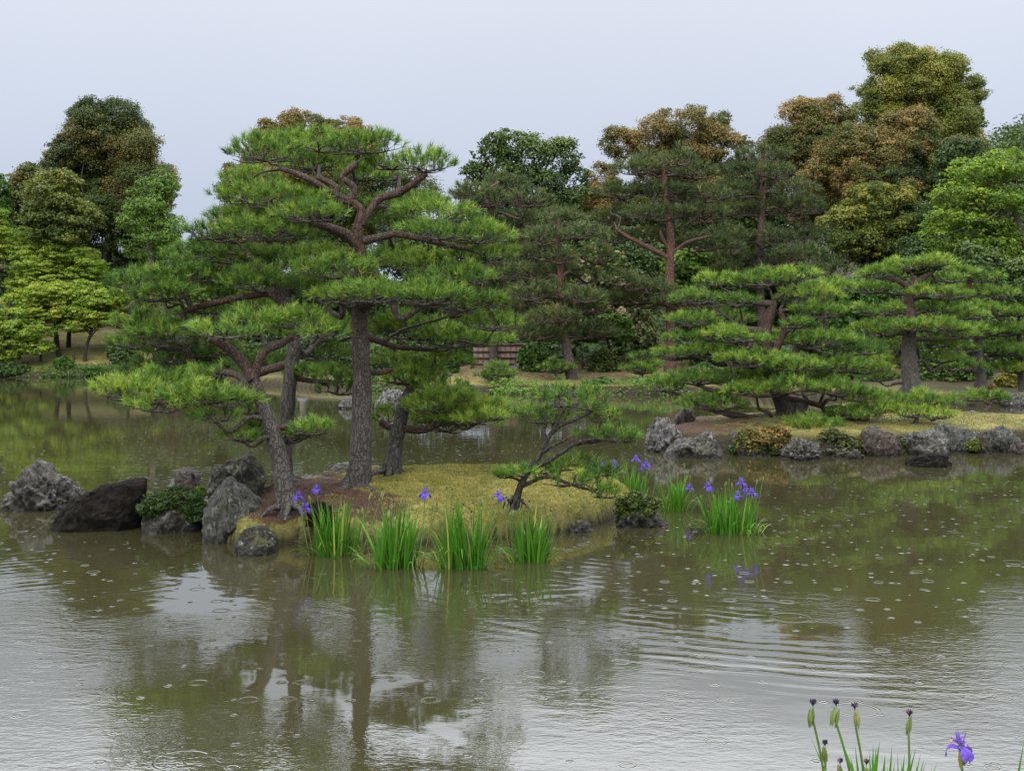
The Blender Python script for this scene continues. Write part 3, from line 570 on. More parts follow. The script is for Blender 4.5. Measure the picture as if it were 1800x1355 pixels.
rock('round grey boulder on the bank left of the speckled stone', [(768, 668), (772, 656), (784, 652), (794, 658), (796, 668)], 41.5, 1.0, 'rock_pale', 47, group=G3)
rock('white striped rock at the far shore right of the tiny pine', [(1756, 720), (1758, 702), (1764, 692), (1784, 690), (1794, 698), (1798, 720)], wd(713), 1.2, 'rock_pale', 48, group=G3)
rock('dull red rock at the far shore left of the tiny pine', [(1680, 718), (1684, 704), (1694, 698), (1710, 702), (1714, 718)], wd(711), 1.2, 'rock_red', 49, group=G3)
rock('rounded pale boulder behind the lower boughs of the right pine', [(1282, 672), (1288, 656), (1306, 650), (1326, 656), (1332, 672)], 31, 1.4, 'rock_pale', 50, group=G3)
rock('grey domed boulder at the foot of the tall red pine', [(1205, 664), (1209, 650), (1222, 644), (1238, 650), (1244, 664)], 36, 1.4, 'rock_gray', 51, group=G3)

# ------------------------------------------------------------------ pines
NEAR = dict(n=26, length=.100, width=.0075, shoot=.065, spacing=.082, layers=1.45, mat='needle', bark='bark', tw=.0065, K=11, ry=.85, tint=.51, seg=14)
MIDP = dict(n=20, length=.135, width=.0120, shoot=.08, spacing=.125, layers=2.3, mat='needle', bark='bark', tw=.012, K=8, ry=.8, tint=.50, seg=12)
FARP = dict(n=15, length=.30, width=.030, shoot=.16, spacing=.25, layers=2.4, mat='needle_far', bark='bark_far', tw=.022, K=7, ry=.85, tint=.42, seg=10)
def pine(name, label, d, trunk, pads, sty, seed, limbs=(), group=None, cat='pine tree', ry=None, tint=None, red=(.35, .75), dens=1.0, foot=.3, spread=None):
    rng = np.random.default_rng(seed); mpp = m_per_px(d)
    P = [W(t[0], t[1], d + (t[3] if len(t) > 3 else 0) / S) for t in trunk]; rad = [t[2] * mpp * (.86 if sty['mat'] == 'needle' and d < 15 else 1) for t in trunk]
    base = P[0].copy(); t0 = thing(name, base, label, cat, group)
    P[0] = P[0] - np.array([0, 0, foot])
    Pc = catmull(np.array(P), 8); rc = np.interp(np.linspace(0, 1, len(Pc)), np.linspace(0, 1, len(rad)), rad)
    wob = np.stack([fbm(Pc * 1.1 / (1 + mpp * 60) + seed, 2, seed), fbm(Pc * 1.1 + seed + 9, 2, seed + 1), Pc[:, 0] * 0], 1); wob[0] = 0
    Pc = Pc + wob * rc[:, None] * .35
    flare = 1 + .28 * np.exp(-np.linspace(0, 1, len(rc)) * 20); rc = rc * flare
    zz = np.linspace(0, 1, len(Pc)); red0, red1 = red
    tt = np.clip((zz - red0) / max(red1 - red0, .01), 0, 1)
    mb = MB(); tube(mb, Pc, rc, sty['seg'], tt, .13, seed)
    if d < 30 and rad[0] > .03:      # surface roots
        for q in range(7):
            a_ = q * .9 + rng.uniform(0, .5); dr_ = np.array([math.cos(a_), math.sin(a_), 0]); l_ = rad[0] * rng.uniform(1.6, 3.2)
            tube(mb, catmull(np.array([base + dr_ * rad[0] * .35 + [0, 0, rad[0] * 1.3], base + dr_ * rad[0] * 1.0 + [0, 0, rad[0] * .35], base + dr_ * l_ * .7 + [0, 0, .01], base + dr_ * l_ + np.array([rng.normal(0, .04), rng.normal(0, .04), -.08])]), 4), np.linspace(rad[0] * .5, rad[0] * .12, 13), 7, 0, .15, seed + q)
    mb.build('trunk', M[sty['bark']], t0, base, True)
    skel = [(Pc, rc)]
    for lm in limbs:
        Q = catmull(np.array([W(t[0], t[1], d + (t[3] if len(t) > 3 else 0) / S) for t in lm]), 6); q = np.interp(np.linspace(0, 1, len(Q)), np.linspace(0, 1, len(lm)), [t[2] * mpp for t in lm])
        mb = MB(); tube(mb, Q, q, 10, .85 if sty is not FARP else .8, .12, seed + 3); mb.build('limb', M[sty['bark']], t0, base, True); skel.append((Q, q))
    SP = np.concatenate([a for a, _ in skel]); SR = np.concatenate([b for _, b in skel])
    xs_ = [p[0] for p in pads]; half = (max(xs_) - min(xs_)) / 2 + 20; cx = np.interp(.5, [0, 1], [min(xs_), max(xs_)])
    for k, pd in enumerate(pads):
        px, py, hw, hh = pd[:4]
        if len(pd) > 4: dy = pd[4]
        else:
            rr = math.sqrt(max(0, half ** 2 - (px - cx) ** 2)) * mpp * .75
            dy = rr * rng.uniform(.15, .9) * (1 if k % 2 else -1)
        c = W(px, py, d + dy / S); sc = (d + dy / S) / d; rx = hw * mpp * sc; h = hh * mpp * sc * 1.05; rY = rx * (ry or sty['ry']) if rx < 1.6 else rx * .7
        sp = sty['spacing']; N = max(24, int(math.pi * rx * rY / sp ** 2 * sty['layers'] * dens))
        r = np.sqrt(rng.uniform(0, 1, N)); a = rng.uniform(0, 2 * math.pi, N); p1, p2 = rng.uniform(0, 6.28, 2)
        lob = .98 + .11 * np.sin(3 * a + p1) + .09 * np.sin(5 * a + p2) + .07 * np.sin(9 * a + p1 * 2)
        x = rx * r * lob * np.cos(a); y = rY * r * lob * np.sin(a); U = rng.beta(2.6, 1.0, N)
        lump = vnoise(np.stack([x / (.34 * rx + .05), y / (.34 * rx + .05), np.full(N, k * 3.7)], 1), seed + 5)
        zt = h * (1 - .95 * r ** 2.2); zb = -.55 * h * (1 - r ** 1.5) - .1 * h; z = zb + (zt - zb) * U + lump * .38 * h
        keep = ~((lump < -.34) & (U > .30) & (r < .72)); x, y, z, U, r, lump = x[keep], y[keep], z[keep], U[keep], r[keep], lump[keep]
        C = c + np.stack([x, y, z], 1); m = len(C)
        ax = np.stack([x / rx * .95, y / rY * .95, np.full(m, .85)], 1) + rng.normal(0, .28, (m, 3))
        tn = (tint if tint is not None else sty['tint']) + .16 * lump + .08 * rng.normal() + rng.normal(0, .21, m)
        # branch
        dd = np.linalg.norm((SP - c) * np.array([1, .8, 1.1]), axis=1) + np.where(SP[:, 2] > c[2] - .05 * half * mpp, 2.2 * (SP[:, 2] - c[2] + .05 * half * mpp), 0)
        i = int(np.argmin(dd)); st = SP[i]; E = c - np.array([0, 0, h * .45]); Ln = np.linalg.norm(E - st)
        r0 = min(SR[i] * .6, .012 * (sty['tw'] / .0065) ** .5 + .035 * Ln); B = MB()
        wv = rng.normal(0, .09, (2, 3)) * Ln; up = np.array([0, 0, .12 * Ln])
        path = np.array([st, st + (E - st) * .35 + wv[0] + up * .3, st + (E - st) * .7 + wv[1] - up * .3, E])
        if Ln > .08: tube(B, catmull(path, 5), np.linspace(r0, r0 * .45, 16), 7, .45, .1, seed + k)
        K = sty['K']; tw = sty['tw']; aa = np.linspace(0, 2 * math.pi, K, endpoint=False) + rng.uniform(0, 1, K)
        tips = []
        for q in range(K):
            rr = rng.uniform(.6, .95); e = c + np.array([rx * rr * math.cos(aa[q]), rY * rr * math.sin(aa[q]), -h * rng.uniform(.05, .35)])
            mid = E + (e - E) * .5 + rng.normal(0, .10, 3) * rx * np.array([1, 1, .35]); pp = catmull(np.array([E, mid, e]), 4)
            tube(B, pp, np.linspace(max(tw * 1.7, min(r0 * .4, tw * 3)), tw * .6, len(pp)), 5, .3, 0); tips.append(pp)
        tips = np.concatenate(tips); sel = rng.permutation(m)[:int(m * .45)]; A = C[sel]
        dm = np.linalg.norm(A[:, None] - tips[None], axis=2).argmin(1); tapers(B, tips[dm], A, tw * .7, tw * .35, .3)
        bo = B.build('branch', M[sty['bark']], t0, base)
        nb = MB(); needles(nb, C, ax, tn, rng, sty['n'], sty['length'], sty['width'], sty['shoot']); cs = np.nonzero((U > .6) & (rng.uniform(size=m) < (.05 if d < 30 else 0)))[0]; tapers(nb, C[cs], C[cs] + np.stack([rng.normal(0, .012, len(cs)), rng.normal(0, .012, len(cs)), rng.uniform(.8, 1.5, len(cs)) * sty['length']], 1), sty['width'] * .75, sty['width'] * .3, .88); nb.build('needle_pad', M[sty['mat']], bo, base)
    return t0
GP = 'trained pines on the near island'
pine('pine_tree', 'tallest trained pine with a straight thick trunk in the middle of the near island', 11.75,
     [(628, 862, 26), (632, 800, 21), (640, 740, 20), (640, 680, 19), (634, 600, 17.5), (634, 540, 17), (638, 480, 15.5), (632, 430, 13.5), (632, 395, 10), (636, 372, 8), (618, 352, 7)],
     [(470, 272, 72, 25, -.1), (560, 256, 85, 24, .5), (640, 258, 68, 24, .1), (550, 292, 75, 16, .9), (690, 290, 45, 18, .5), (745, 292, 55, 24, .0), (640, 312, 50, 15, .9), (440, 318, 50, 16, .8),
      (480, 352, 95, 26, -.2), (580, 362, 62, 24, .8), (430, 385, 65, 20, .5), (470, 412, 85, 26, -.3), (545, 380, 60, 22, -.6), (720, 362, 75, 20, .9), (765, 378, 75, 24, -.3), (840, 418, 66, 22, .1), (770, 412, 60, 20, -.7), (690, 400, 45, 18, 1.1),
      (590, 478, 72, 25, -.3), (690, 460, 65, 22, .9), (755, 468, 85, 26, .5), (845, 452, 62, 22, .5), (800, 492, 70, 24, -.4), (555, 455, 55, 18, 1.0),
      (665, 520, 70, 26, -.75), (745, 525, 75, 27, -.9), (815, 535, 72, 27, -.4), (868, 572, 52, 20, 0), (600, 525, 52, 20, -.5), (560, 520, 60, 22, 1.2),
      (735, 585, 80, 24, .9), (800, 600, 70, 24, .7), (845, 600, 52, 20, 1.2), (700, 575, 55, 20, .7), (770, 640, 60, 20, 1.2), (700, 640, 45, 16, 1.2)],
     NEAR, 11, limbs=[[(632, 432, 11), (612, 415, 10), (590, 405, 9, -.1), (570, 398, 7, -.2), (540, 392, 6, -.3)], [(634, 425, 8), (665, 418, 7, .1), (700, 412, 6, .1), (760, 425, 5, 0), (830, 440, 4, .1)],
       [(620, 356, 8), (595, 345, 7), (575, 335, 6, -.1), (548, 318, 6, -.2), (520, 305, 5, -.2), (495, 298, 4, -.1)], [(612, 355, 6), (592, 350, 6), (590, 328, 5), (560, 312, 5, .1)],
       [(618, 352, 7), (622, 330, 6), (602, 312, 6), (612, 300, 6), (628, 288, 5)], [(634, 395, 7), (665, 352, 7, .1), (700, 340, 7, .1), (724, 325, 6, 0), (750, 305, 5, 0)],
       [(640, 590, 8), (668, 600, 6, .2), (700, 610, 5, .5), (760, 615, 4, .9)], [(642, 650, 6), (665, 655, 5, .2), (690, 650, 4, .3)], [(648, 475, 7), (690, 500, 6, .2), (740, 495, 5, .4)]],
     group=GP, red=(.22, .5))
pine('pine_tree', 'left trained pine with reddish V shaped limbs above a dark rough trunk', 11.0,
     [(508, 893, 21), (497, 830, 19), (487, 780, 18), (474, 740, 16), (460, 705, 15), (455, 690, 14), (443, 662, 12)],
     [(395, 585, 62, 22, -.3), (455, 568, 62, 22, .1), (520, 568, 58, 24, .2), (560, 585, 38, 16, .0), (470, 592, 40, 14, .4),
      (232, 690, 68, 22, -.1), (295, 672, 60, 20, .4), (285, 715, 62, 18, -.3), (350, 700, 65, 22, -.35), (402, 706, 52, 19, -.4), (378, 735, 42, 13, -.4), (440, 722, 34, 13, .3),
      (422, 770, 32, 11, -.1), (445, 752, 26, 10, .25), (552, 757, 40, 15, -.1), (535, 765, 30, 12, .2), (512, 772, 22, 9, .3), (385, 655, 50, 16, .6)],
     NEAR, 12, limbs=[[(445, 666, 11), (425, 635, 10), (398, 610, 9, -.1), (368, 594, 7, -.2)], [(446, 668, 9), (456, 632, 8), (470, 615, 7, .05), (490, 606, 7, .1), (522, 588, 5, .15)],
       [(462, 700, 8), (430, 690, 7, -.1), (400, 700, 6, -.2), (340, 712, 5, -.2), (280, 708, 4, -.1)], [(480, 752, 6), (510, 752, 5, .1), (540, 765, 4, 0)], [(458, 700, 7, .1), (420, 662, 6, .3), (395, 655, 6, .4)]],
     group=GP, tint=.57, red=(.55, .9))
pine('pine_tree', 'dark upright pine behind the V limbed one with its boughs reaching far left', 12.4,
     [(500, 845, 17), (499, 790, 16), (505, 720, 15), (511, 650, 14), (514, 600, 13), (506, 550, 11), (486, 505, 9), (455, 470, 7), (430, 440, 5)],
     [(250, 500, 62, 24, -.3), (320, 490, 70, 28, 0), (385, 488, 60, 26, .3), (290, 520, 80, 20, -.2), (370, 522, 55, 18, .3), (455, 500, 70, 26, -.2), (520, 505, 60, 24, .3), (410, 455, 62, 20, .2), (480, 462, 60, 20, .6),
      (372, 412, 48, 20, 0), (350, 440, 45, 18, .4), (415, 420, 45, 18, .3), (325, 455, 40, 14, .5),
      (255, 575, 60, 20, .2), (310, 592, 70, 22, -.1), (240, 605, 50, 18, .3), (300, 630, 62, 20, .4), (355, 620, 60, 20, .5), (270, 655, 60, 18, .8), (370, 560, 60, 22, .8), (440, 540, 60, 20, .9), (540, 545, 55, 22, .9),
      (580, 665, 42, 20, -.2), (545, 662, 45, 18, .1), (600, 685, 40, 20, -.1), (560, 625, 55, 20, .9), (460, 640, 50, 18, 1.0), (330, 672, 55, 18, .9), (590, 590, 50, 22, 1.1)],
     NEAR, 13, limbs=[[(510, 560, 8), (480, 520, 7), (440, 520, 6, .1), (390, 530, 6, 0), (330, 545, 5, 0), (322, 560, 6, 0)], [(508, 640, 8), (470, 650, 8, .1), (440, 660, 8, .1), (415, 655, 7, .1), (350, 650, 5, .1), (335, 630, 5, .1), (328, 615, 5, 0)],
       [(510, 660, 6), (540, 668, 5), (590, 672, 4, -.1)], [(440, 452, 6), (430, 445, 6), (445, 462, 5)]],
     group=GP, tint=.42, red=(.5, .95))
pine('pine_tree', 'leaning dark trunked pine just right of the tallest trunk with low boughs over the water', 12.5,
     [(686, 832, 18), (694, 790, 16), (704, 745, 14.5), (712, 710, 13), (722, 685, 10), (730, 668, 7)],
     [(715, 668, 52, 17, 0), (765, 682, 58, 22, .1), (745, 652, 40, 13, .1), (790, 700, 50, 18, -.45), (840, 738, 45, 14, -.4), (770, 715, 62, 22, -.3), (825, 715, 58, 22, 0), (752, 735, 42, 16, .25), (815, 740, 50, 17, -.2), (868, 732, 32, 14, 0), (860, 715, 30, 13, .2), (682, 735, 26, 14, .5), (785, 752, 45, 14, .2)],
     NEAR, 14, limbs=[[(702, 755, 8), (680, 748, 7, .1), (668, 740, 6, .1)], [(704, 752, 8), (740, 756, 7, 0), (765, 748, 6, -.1)], [(718, 695, 6), (760, 700, 5), (820, 722, 4)]],
     group=GP, tint=.64, red=(.9, 1.2))
SAP = dict(NEAR); SAP.update(layers=.85, K=8, n=22, tw=.005, bark='bark_dark')
pine('young_pine', 'small thin leaning pine with an umbrella top at the right of the moss mound', 10.7,
     [(905, 882, 8.5), (914, 858, 7), (926, 832, 6), (948, 800, 5.2), (962, 772, 4.8), (976, 748, 4), (985, 728, 3.4), (1002, 702, 2.8)],
     [(985, 706, 52, 20, .1), (1035, 712, 40, 20, -.1), (1005, 690, 40, 14, .2), (940, 733, 34, 20, .0), (1055, 735, 34, 15, .1), (975, 738, 40, 14, .3), (1075, 768, 42, 17, 0), (1100, 772, 26, 12, .1), (1040, 772, 30, 14, .2), (915, 834, 22, 7, -.1), (955, 828, 30, 10, .1), (888, 838, 12, 5, 0),
      (1000, 845, 50, 17, -.1), (1045, 852, 40, 20, .1), (985, 822, 38, 11, .2), (1060, 830, 36, 12, .2), (1020, 812, 30, 10, .3), (1062, 870, 26, 10, 0)],
     SAP, 15, limbs=[[(932, 825, 5), (960, 812, 4.5), (992, 792, 4), (1015, 778, 3.5), (1045, 772, 3), (1090, 776, 2)], [(952, 795, 4), (975, 782, 3), (1000, 770, 2)], [(960, 775, 4), (956, 758, 3), (960, 745, 2)], [(966, 765, 4), (985, 748, 3.5), (1010, 738, 3), (1045, 722, 2)], [(916, 855, 4), (960, 838, 3.5), (1000, 850, 3), (1040, 862, 2)]],
     cat='pine tree', tint=.40, foot=.08, ry=.8)
GQ = 'cloud pruned pines on the right island'
pine('pine_tree', 'wide cloud pruned pine with a leaning stump like trunk on the right island', 20.8,
     [(1402, 740, 22), (1384, 722, 18), (1368, 690, 13), (1352, 645, 12), (1344, 606, 11), (1346, 578, 10), (1354, 553, 9), (1362, 531, 7)],
     [(1345, 494, 52, 16, .1), (1400, 486, 40, 14, -.1), (1300, 502, 34, 12, .4), (1262, 497, 36, 13, 0), (1235, 527, 50, 16, .1), (1298, 532, 34, 12, -.3), (1420, 525, 58, 20, .2), (1455, 507, 42, 13, .6), (1440, 550, 48, 17, -.2),
      (1220, 567, 46, 14, -.3), (1278, 562, 45, 15, .6), (1400, 572, 32, 10, -.5), (1212, 598, 48, 14, .1), (1290, 595, 62, 17, -.6), (1350, 600, 45, 14, .9), (1448, 602, 60, 18, -.4), (1505, 616, 50, 17, .1), (1400, 600, 45, 15, .6),
      (1185, 625, 34, 15, 0), (1245, 622, 50, 16, -.4), (1318, 637, 66, 17, -.8), (1390, 648, 60, 18, -.7), (1470, 645, 58, 18, -.3), (1520, 650, 40, 15, .4),
      (1170, 680, 36, 17, 0), (1225, 668, 52, 18, -.3), (1290, 672, 55, 17, .5), (1255, 712, 58, 20, -.5), (1330, 690, 52, 17, -.8), (1390, 682, 66, 18, -.9), (1470, 688, 55, 18, -.7), (1520, 700, 45, 16, -.2), (1500, 730, 50, 15, -.5), (1425, 750, 58, 14, -1.0), (1545, 720, 36, 14, -.4), (1465, 765, 45, 12, -.9), (1350, 662, 50, 15, .3), (1430, 665, 55, 16, .6)],
     MIDP, 21, limbs=[[(1362, 535, 7), (1342, 533, 6), (1324, 532, 5, .1)], [(1346, 585, 6), (1330, 580, 6, -.1), (1300, 578, 5, -.1)], [(1362, 620, 6), (1376, 590, 6), (1378, 565, 6), (1370, 548, 5)], [(1352, 628, 7), (1378, 632, 7, -.1), (1395, 625, 7, -.1), (1405, 605, 6, 0), (1420, 615, 5, .1), (1480, 630, 3, .1)], [(1390, 735, 10), (1372, 734, 10, -.2), (1360, 740, 9, -.3)], [(1376, 700, 6), (1440, 712, 5, -.2), (1450, 730, 4, -.3)]],
     group=GQ, red=(.35, .6))
pine('pine_tree', 'tall straight trunked pine with a flat spreading top on the right island', 24.0,
     [(1602, 692, 15), (1600, 640, 14), (1598, 600, 12), (1597, 560, 10), (1597, 520, 8), (1600, 505, 7)],
     [(1545, 484, 38, 12, 0), (1590, 470, 46, 13, .1), (1640, 464, 40, 12, -.1), (1670, 492, 28, 9, .2), (1535, 510, 40, 12, .1), (1640, 518, 46, 14, -.2), (1685, 520, 26, 9, .3), (1545, 546, 48, 15, -.2), (1655, 545, 52, 14, .2), (1600, 575, 40, 13, -.8), (1550, 582, 52, 16, .2), (1645, 578, 58, 15, -.3), (1700, 556, 32, 10, .5), (1570, 612, 42, 13, .7), (1640, 606, 48, 13, .5), (1535, 635, 44, 14, .4), (1655, 632, 40, 12, .6), (1545, 665, 36, 12, .6), (1690, 590, 30, 11, .2)],
     MIDP, 22, limbs=[[(1600, 510, 6), (1585, 497, 5), (1562, 490, 4)], [(1601, 508, 6), (1618, 492, 5), (1638, 480, 4)], [(1600, 508, 4), (1604, 490, 4), (1602, 480, 3)]], group=GQ, tint=.52, red=(.4, .7))
FARM = dict(MIDP); FARM.update(length=.20, width=.020, spacing=.16, n=15, shoot=.1, tw=.016)
pine('pine_tree', 'tiered pine right of the flat topped one with a pale trunk foot', 32.5,
     [(1724, 664, 9), (1720, 610, 8), (1716, 560, 7), (1708, 520, 6), (1702, 490, 4)],
     [(1690, 480, 32, 9), (1725, 492, 36, 10), (1755, 520, 40, 12), (1705, 512, 36, 11), (1720, 545, 40, 12), (1765, 550, 36, 12), (1695, 585, 48, 12), (1755, 585, 48, 13), (1680, 615, 40, 11), (1735, 620, 50, 13), (1690, 645, 40, 11), (1765, 620, 40, 12)],
     FARM, 23, group='tiered pines on the far right shore', red=(.2, .5), tint=.5)
pine('pine_tree', 'yellowish tiered pine cut by the right edge of the photo', 32.8,
     [(1796, 690, 6), (1794, 640, 5), (1792, 590, 4), (1792, 560, 3)],
     [(1792, 552, 28, 10), (1780, 580, 34, 11), (1815, 580, 34, 11), (1772, 610, 30, 10), (1800, 622, 40, 12), (1778, 650, 34, 11), (1815, 655, 36, 12)],
     FARM, 24, group='tiered pines on the far right shore', red=(.2, .5), tint=.66)
pine('pine_bush', 'low bushy pine with upright candles above the square grey block', 20.4, [(1606, 750, 5), (1610, 738, 4), (1614, 725, 3)],
     [(1580, 712, 26, 14, 0), (1625, 705, 36, 16, .1), (1665, 712, 26, 14, 0), (1605, 728, 36, 12, -.2), (1650, 730, 34, 12, -.1), (1610, 715, 30, 14, .3)], MIDP, 25, cat='shrub', tint=.66, foot=.05)
pine('young_pine', 'tiny pine on a bent dark stem at the back edge of the right island', 23.0, [(1730, 738, 5), (1733, 722, 5), (1740, 712, 4), (1732, 705, 3)],
     [(1712, 700, 24, 9, 0), (1742, 697, 26, 10, .1), (1760, 704, 18, 8, 0)], MIDP, 26, cat='pine tree', tint=.5, foot=.05)
for lb, d_, x, y, hh in (('tiny dark pine on the far bank below the board wall', 39.6, 874, 690, 46), ('tiny round topped pine in the middle of the far brown bank', 40.5, 976, 666, 26), ('tiny pine at the right end of the far brown bank', 40.0, 1128, 684, 58)):
    pine('young_pine', lb, d_, [(x, y, 2.5), (x + 1, y - hh * .4, 2.2), (x, y - hh * .7, 1.5)],
         [(x - 12, y - hh * .62, 14 + hh * .2, 7), (x + 14, y - hh * .7, 14 + hh * .2, 7), (x, y - hh * .95, 12 + hh * .18, 7), (x + 2, y - hh * .5, 14 + hh * .2, 6)], FARM, int(x), cat='pine tree', tint=.38, foot=.1, group='tiny pines on the far bank')
GF = 'tall pines on the far bank'
FS = dict(group=GF, cat='pine tree')
def farpads(seed, rows):
    """rows: (py, x0, x1, n, hh) -> irregular tiers of pads"""
    rng = np.random.default_rng(seed); out = []
    for py, x0, x1, n, hh in rows:
        for k in range(n):
            cx = x0 + (x1 - x0) * (k + .5) / n + rng.normal(0, 6); hw = (x1 - x0) / n * rng.uniform(.55, .8)
            out.append((cx, py + rng.normal(0, 7), hw, hh * rng.uniform(.8, 1.2), rng.uniform(-1.6, 2.0)))
    return out
pine('pine_tree', 'tall red trunked pine standing clear in the middle of the far bank', 42, [(1178, 655, 10), (1180, 600, 9), (1179, 540, 8.5), (1178, 470, 8), (1176, 420, 7), (1172, 370, 5), (1168, 320, 4), (1166, 285, 3)],
     farpads(31, [(280, 1120, 1215, 2, 17), (305, 1085, 1250, 3, 18), (345, 1065, 1275, 3, 18), (385, 1055, 1280, 3, 20), (420, 1050, 1160, 2, 15), (425, 1195, 1290, 1, 16), (505, 1055, 1160, 2, 16), (530, 1060, 1280, 2, 15)]), FARP, 31,
     limbs=[[(1178, 455, 5), (1150, 440, 4.5), (1110, 420, 4), (1085, 405, 3)], [(1178, 440, 4), (1165, 420, 4), (1160, 405, 3)], [(1180, 445, 3), (1210, 425, 3), (1250, 415, 2)]], red=(-.3, .25), **FS)
pine('pine_tree', 'slender pine with a bent leaning foot left of the tall red trunked pine', 41, [(1004, 655, 9), (996, 610, 8), (984, 575, 7), (985, 520, 6), (984, 460, 5), (982, 420, 4), (984, 385, 3)],
     farpads(32, [(385, 955, 1025, 2, 16), (412, 930, 1045, 2, 18), (448, 915, 1060, 3, 19), (488, 900, 1060, 3, 19), (525, 895, 1055, 3, 19), (560, 890, 1060, 3, 18), (592, 900, 1075, 2, 16)]), FARP, 32, red=(.15, .45), **FS)
pine('pine_tree', 'dense dark pine between the red trunked pine and the copper trees', 47, [(1335, 640, 8), (1337, 540, 8), (1336, 450, 7), (1340, 380, 5), (1342, 300, 3), (1340, 270, 2)],
     farpads(33, [(272, 1305, 1375, 1, 18), (300, 1275, 1400, 2, 20), (335, 1255, 1430, 3, 22), (375, 1250, 1440, 3, 22), (412, 1250, 1445, 3, 22), (452, 1240, 1450, 3, 22), (490, 1240, 1440, 3, 20)]), FARP, 33, tint=.36, **FS)
pine('pine_tree', 'broad grey green pine behind the right boughs of the tallest pine', 45, [(868, 650, 8), (866, 560, 7), (864, 470, 6), (866, 400, 5), (862, 330, 3)],
     farpads(34, [(325, 810, 920, 2, 18), (358, 790, 950, 3, 20), (395, 780, 965, 3, 22), (435, 790, 960, 3, 22), (478, 790, 950, 3, 20), (520, 800, 960, 3, 20), (555, 790, 900, 2, 16)]), FARP, 34, tint=.34, **FS)
pine('pine_tree', 'shaded low pine below the dense dark one beside the copper trees', 44, [(1452, 650, 6), (1450, 580, 5), (1446, 520, 4), (1445, 480, 3)],
     farpads(35, [(480, 1410, 1490, 2, 16), (505, 1400, 1500, 2, 16), (540, 1395, 1500, 2, 16)]), FARP, 35, tint=.3, **FS)
pine('pine_tree', 'far pine seen through the left boughs behind the dark upright one', 50, [(300, 655, 6), (298, 600, 5), (300, 540, 4)],
     farpads(36, [(545, 240, 360, 2, 18), (575, 220, 400, 3, 20), (610, 215, 420, 3, 20)]), FARP, 36, tint=.42, **FS)

# ------------------------------------------------------------------ broad leaved trees and shrubs
def crown(mb, d, ells, rng, rs, leaf, dens, flat, tint, tvar, aspect=.6, depth=.8, patch=.2, fill=1.0, tilt=.6):
    subs = []
    for e in ells:
        px, py, a, b = e[:4]; dy = e[4] if len(e) > 4 else 0.0; et = e[5] if len(e) > 5 else 0.0
        c = W(px, py, d + dy / S); mpp = m_per_px(d + dy / S); rad = np.array([a * mpp, max(a, b) * mpp * depth, b * mpp]); rs_ = min(rs, rad.min() * .6)
        area = 4 * math.pi * ((rad[0] * rad[1]) ** 1.6 / 3 + (rad[0] * rad[2]) ** 1.6 / 3 + (rad[1] * rad[2]) ** 1.6 / 3) ** (1 / 1.6)
        n = max(5, int(area / (rs_ ** 2 * 1.5) * fill))
        dr = norm(rng.normal(size=(n, 3))); back = dr[:, 1] > .45; k = ~back | (rng.uniform(size=n) < .35); dr = dr[k]; n = len(dr)
        p = c + rad * dr * np.clip(rng.uniform(.55, 1.08, (n, 1)) - rs_ / rad.mean() * .3, .3, 1)
        rr = rs_ * rng.choice([.5, .75, .9, 1.05, 1.25], n) * rng.uniform(.85, 1.15, n); ct = et + tint + .03 + rng.normal(0, tvar, n) + patch * vnoise(p * .35, 3)
        for q in range(n):
            m = int(dens * 2.6 * math.pi * rr[q] ** 2 * flat ** .5 / (leaf * leaf * aspect * .5)); m = max(8, m)
            dd = norm(rng.normal(size=(m, 3)) + .75 * dr[q] + np.array([0, 0, .45]))
            lum = 1 + .28 * vnoise(dd * 2.6 + q * 5.1, 7)
            ext = np.where(rng.uniform(size=m) < .10, rng.uniform(1.0, 1.28, m), rng.uniform(.6, 1.05, m)); pos_ = p[q] + dd * np.array([1, 1, flat]) * rr[q] * (ext * lum)[:, None]
            leaves(mb, pos_, dd + np.array([0, 0, .55]), ct[q], rng, leaf, aspect, tilt)
            subs.append(p[q])
        # small sprays that break up the outline
        k2 = int(n * 1.1); d2 = norm(rng.normal(size=(k2, 3)) + np.array([0, -.25, .25])); p2 = c + rad * d2 * rng.uniform(.85, 1.14, (k2, 1)); r2 = rs_ * rng.uniform(.22, .5, k2); t2 = et + tint + rng.normal(0, tvar, k2) + patch * vnoise(p2 * .35, 3)
        for q in range(k2):
            m = max(6, int(dens * 1.7 * math.pi * r2[q] ** 2 / (leaf * leaf * aspect * .5))); dd = norm(rng.normal(size=(m, 3)) + .4 * d2[q])
            leaves(mb, p2[q] + dd * np.array([1.25, 1.25, .8 * flat]) * r2[q] * rng.uniform(.2, 1.25, (m, 1)), dd + np.array([0, 0, .5]), t2[q], rng, leaf, aspect, tilt)
    return np.array(subs)
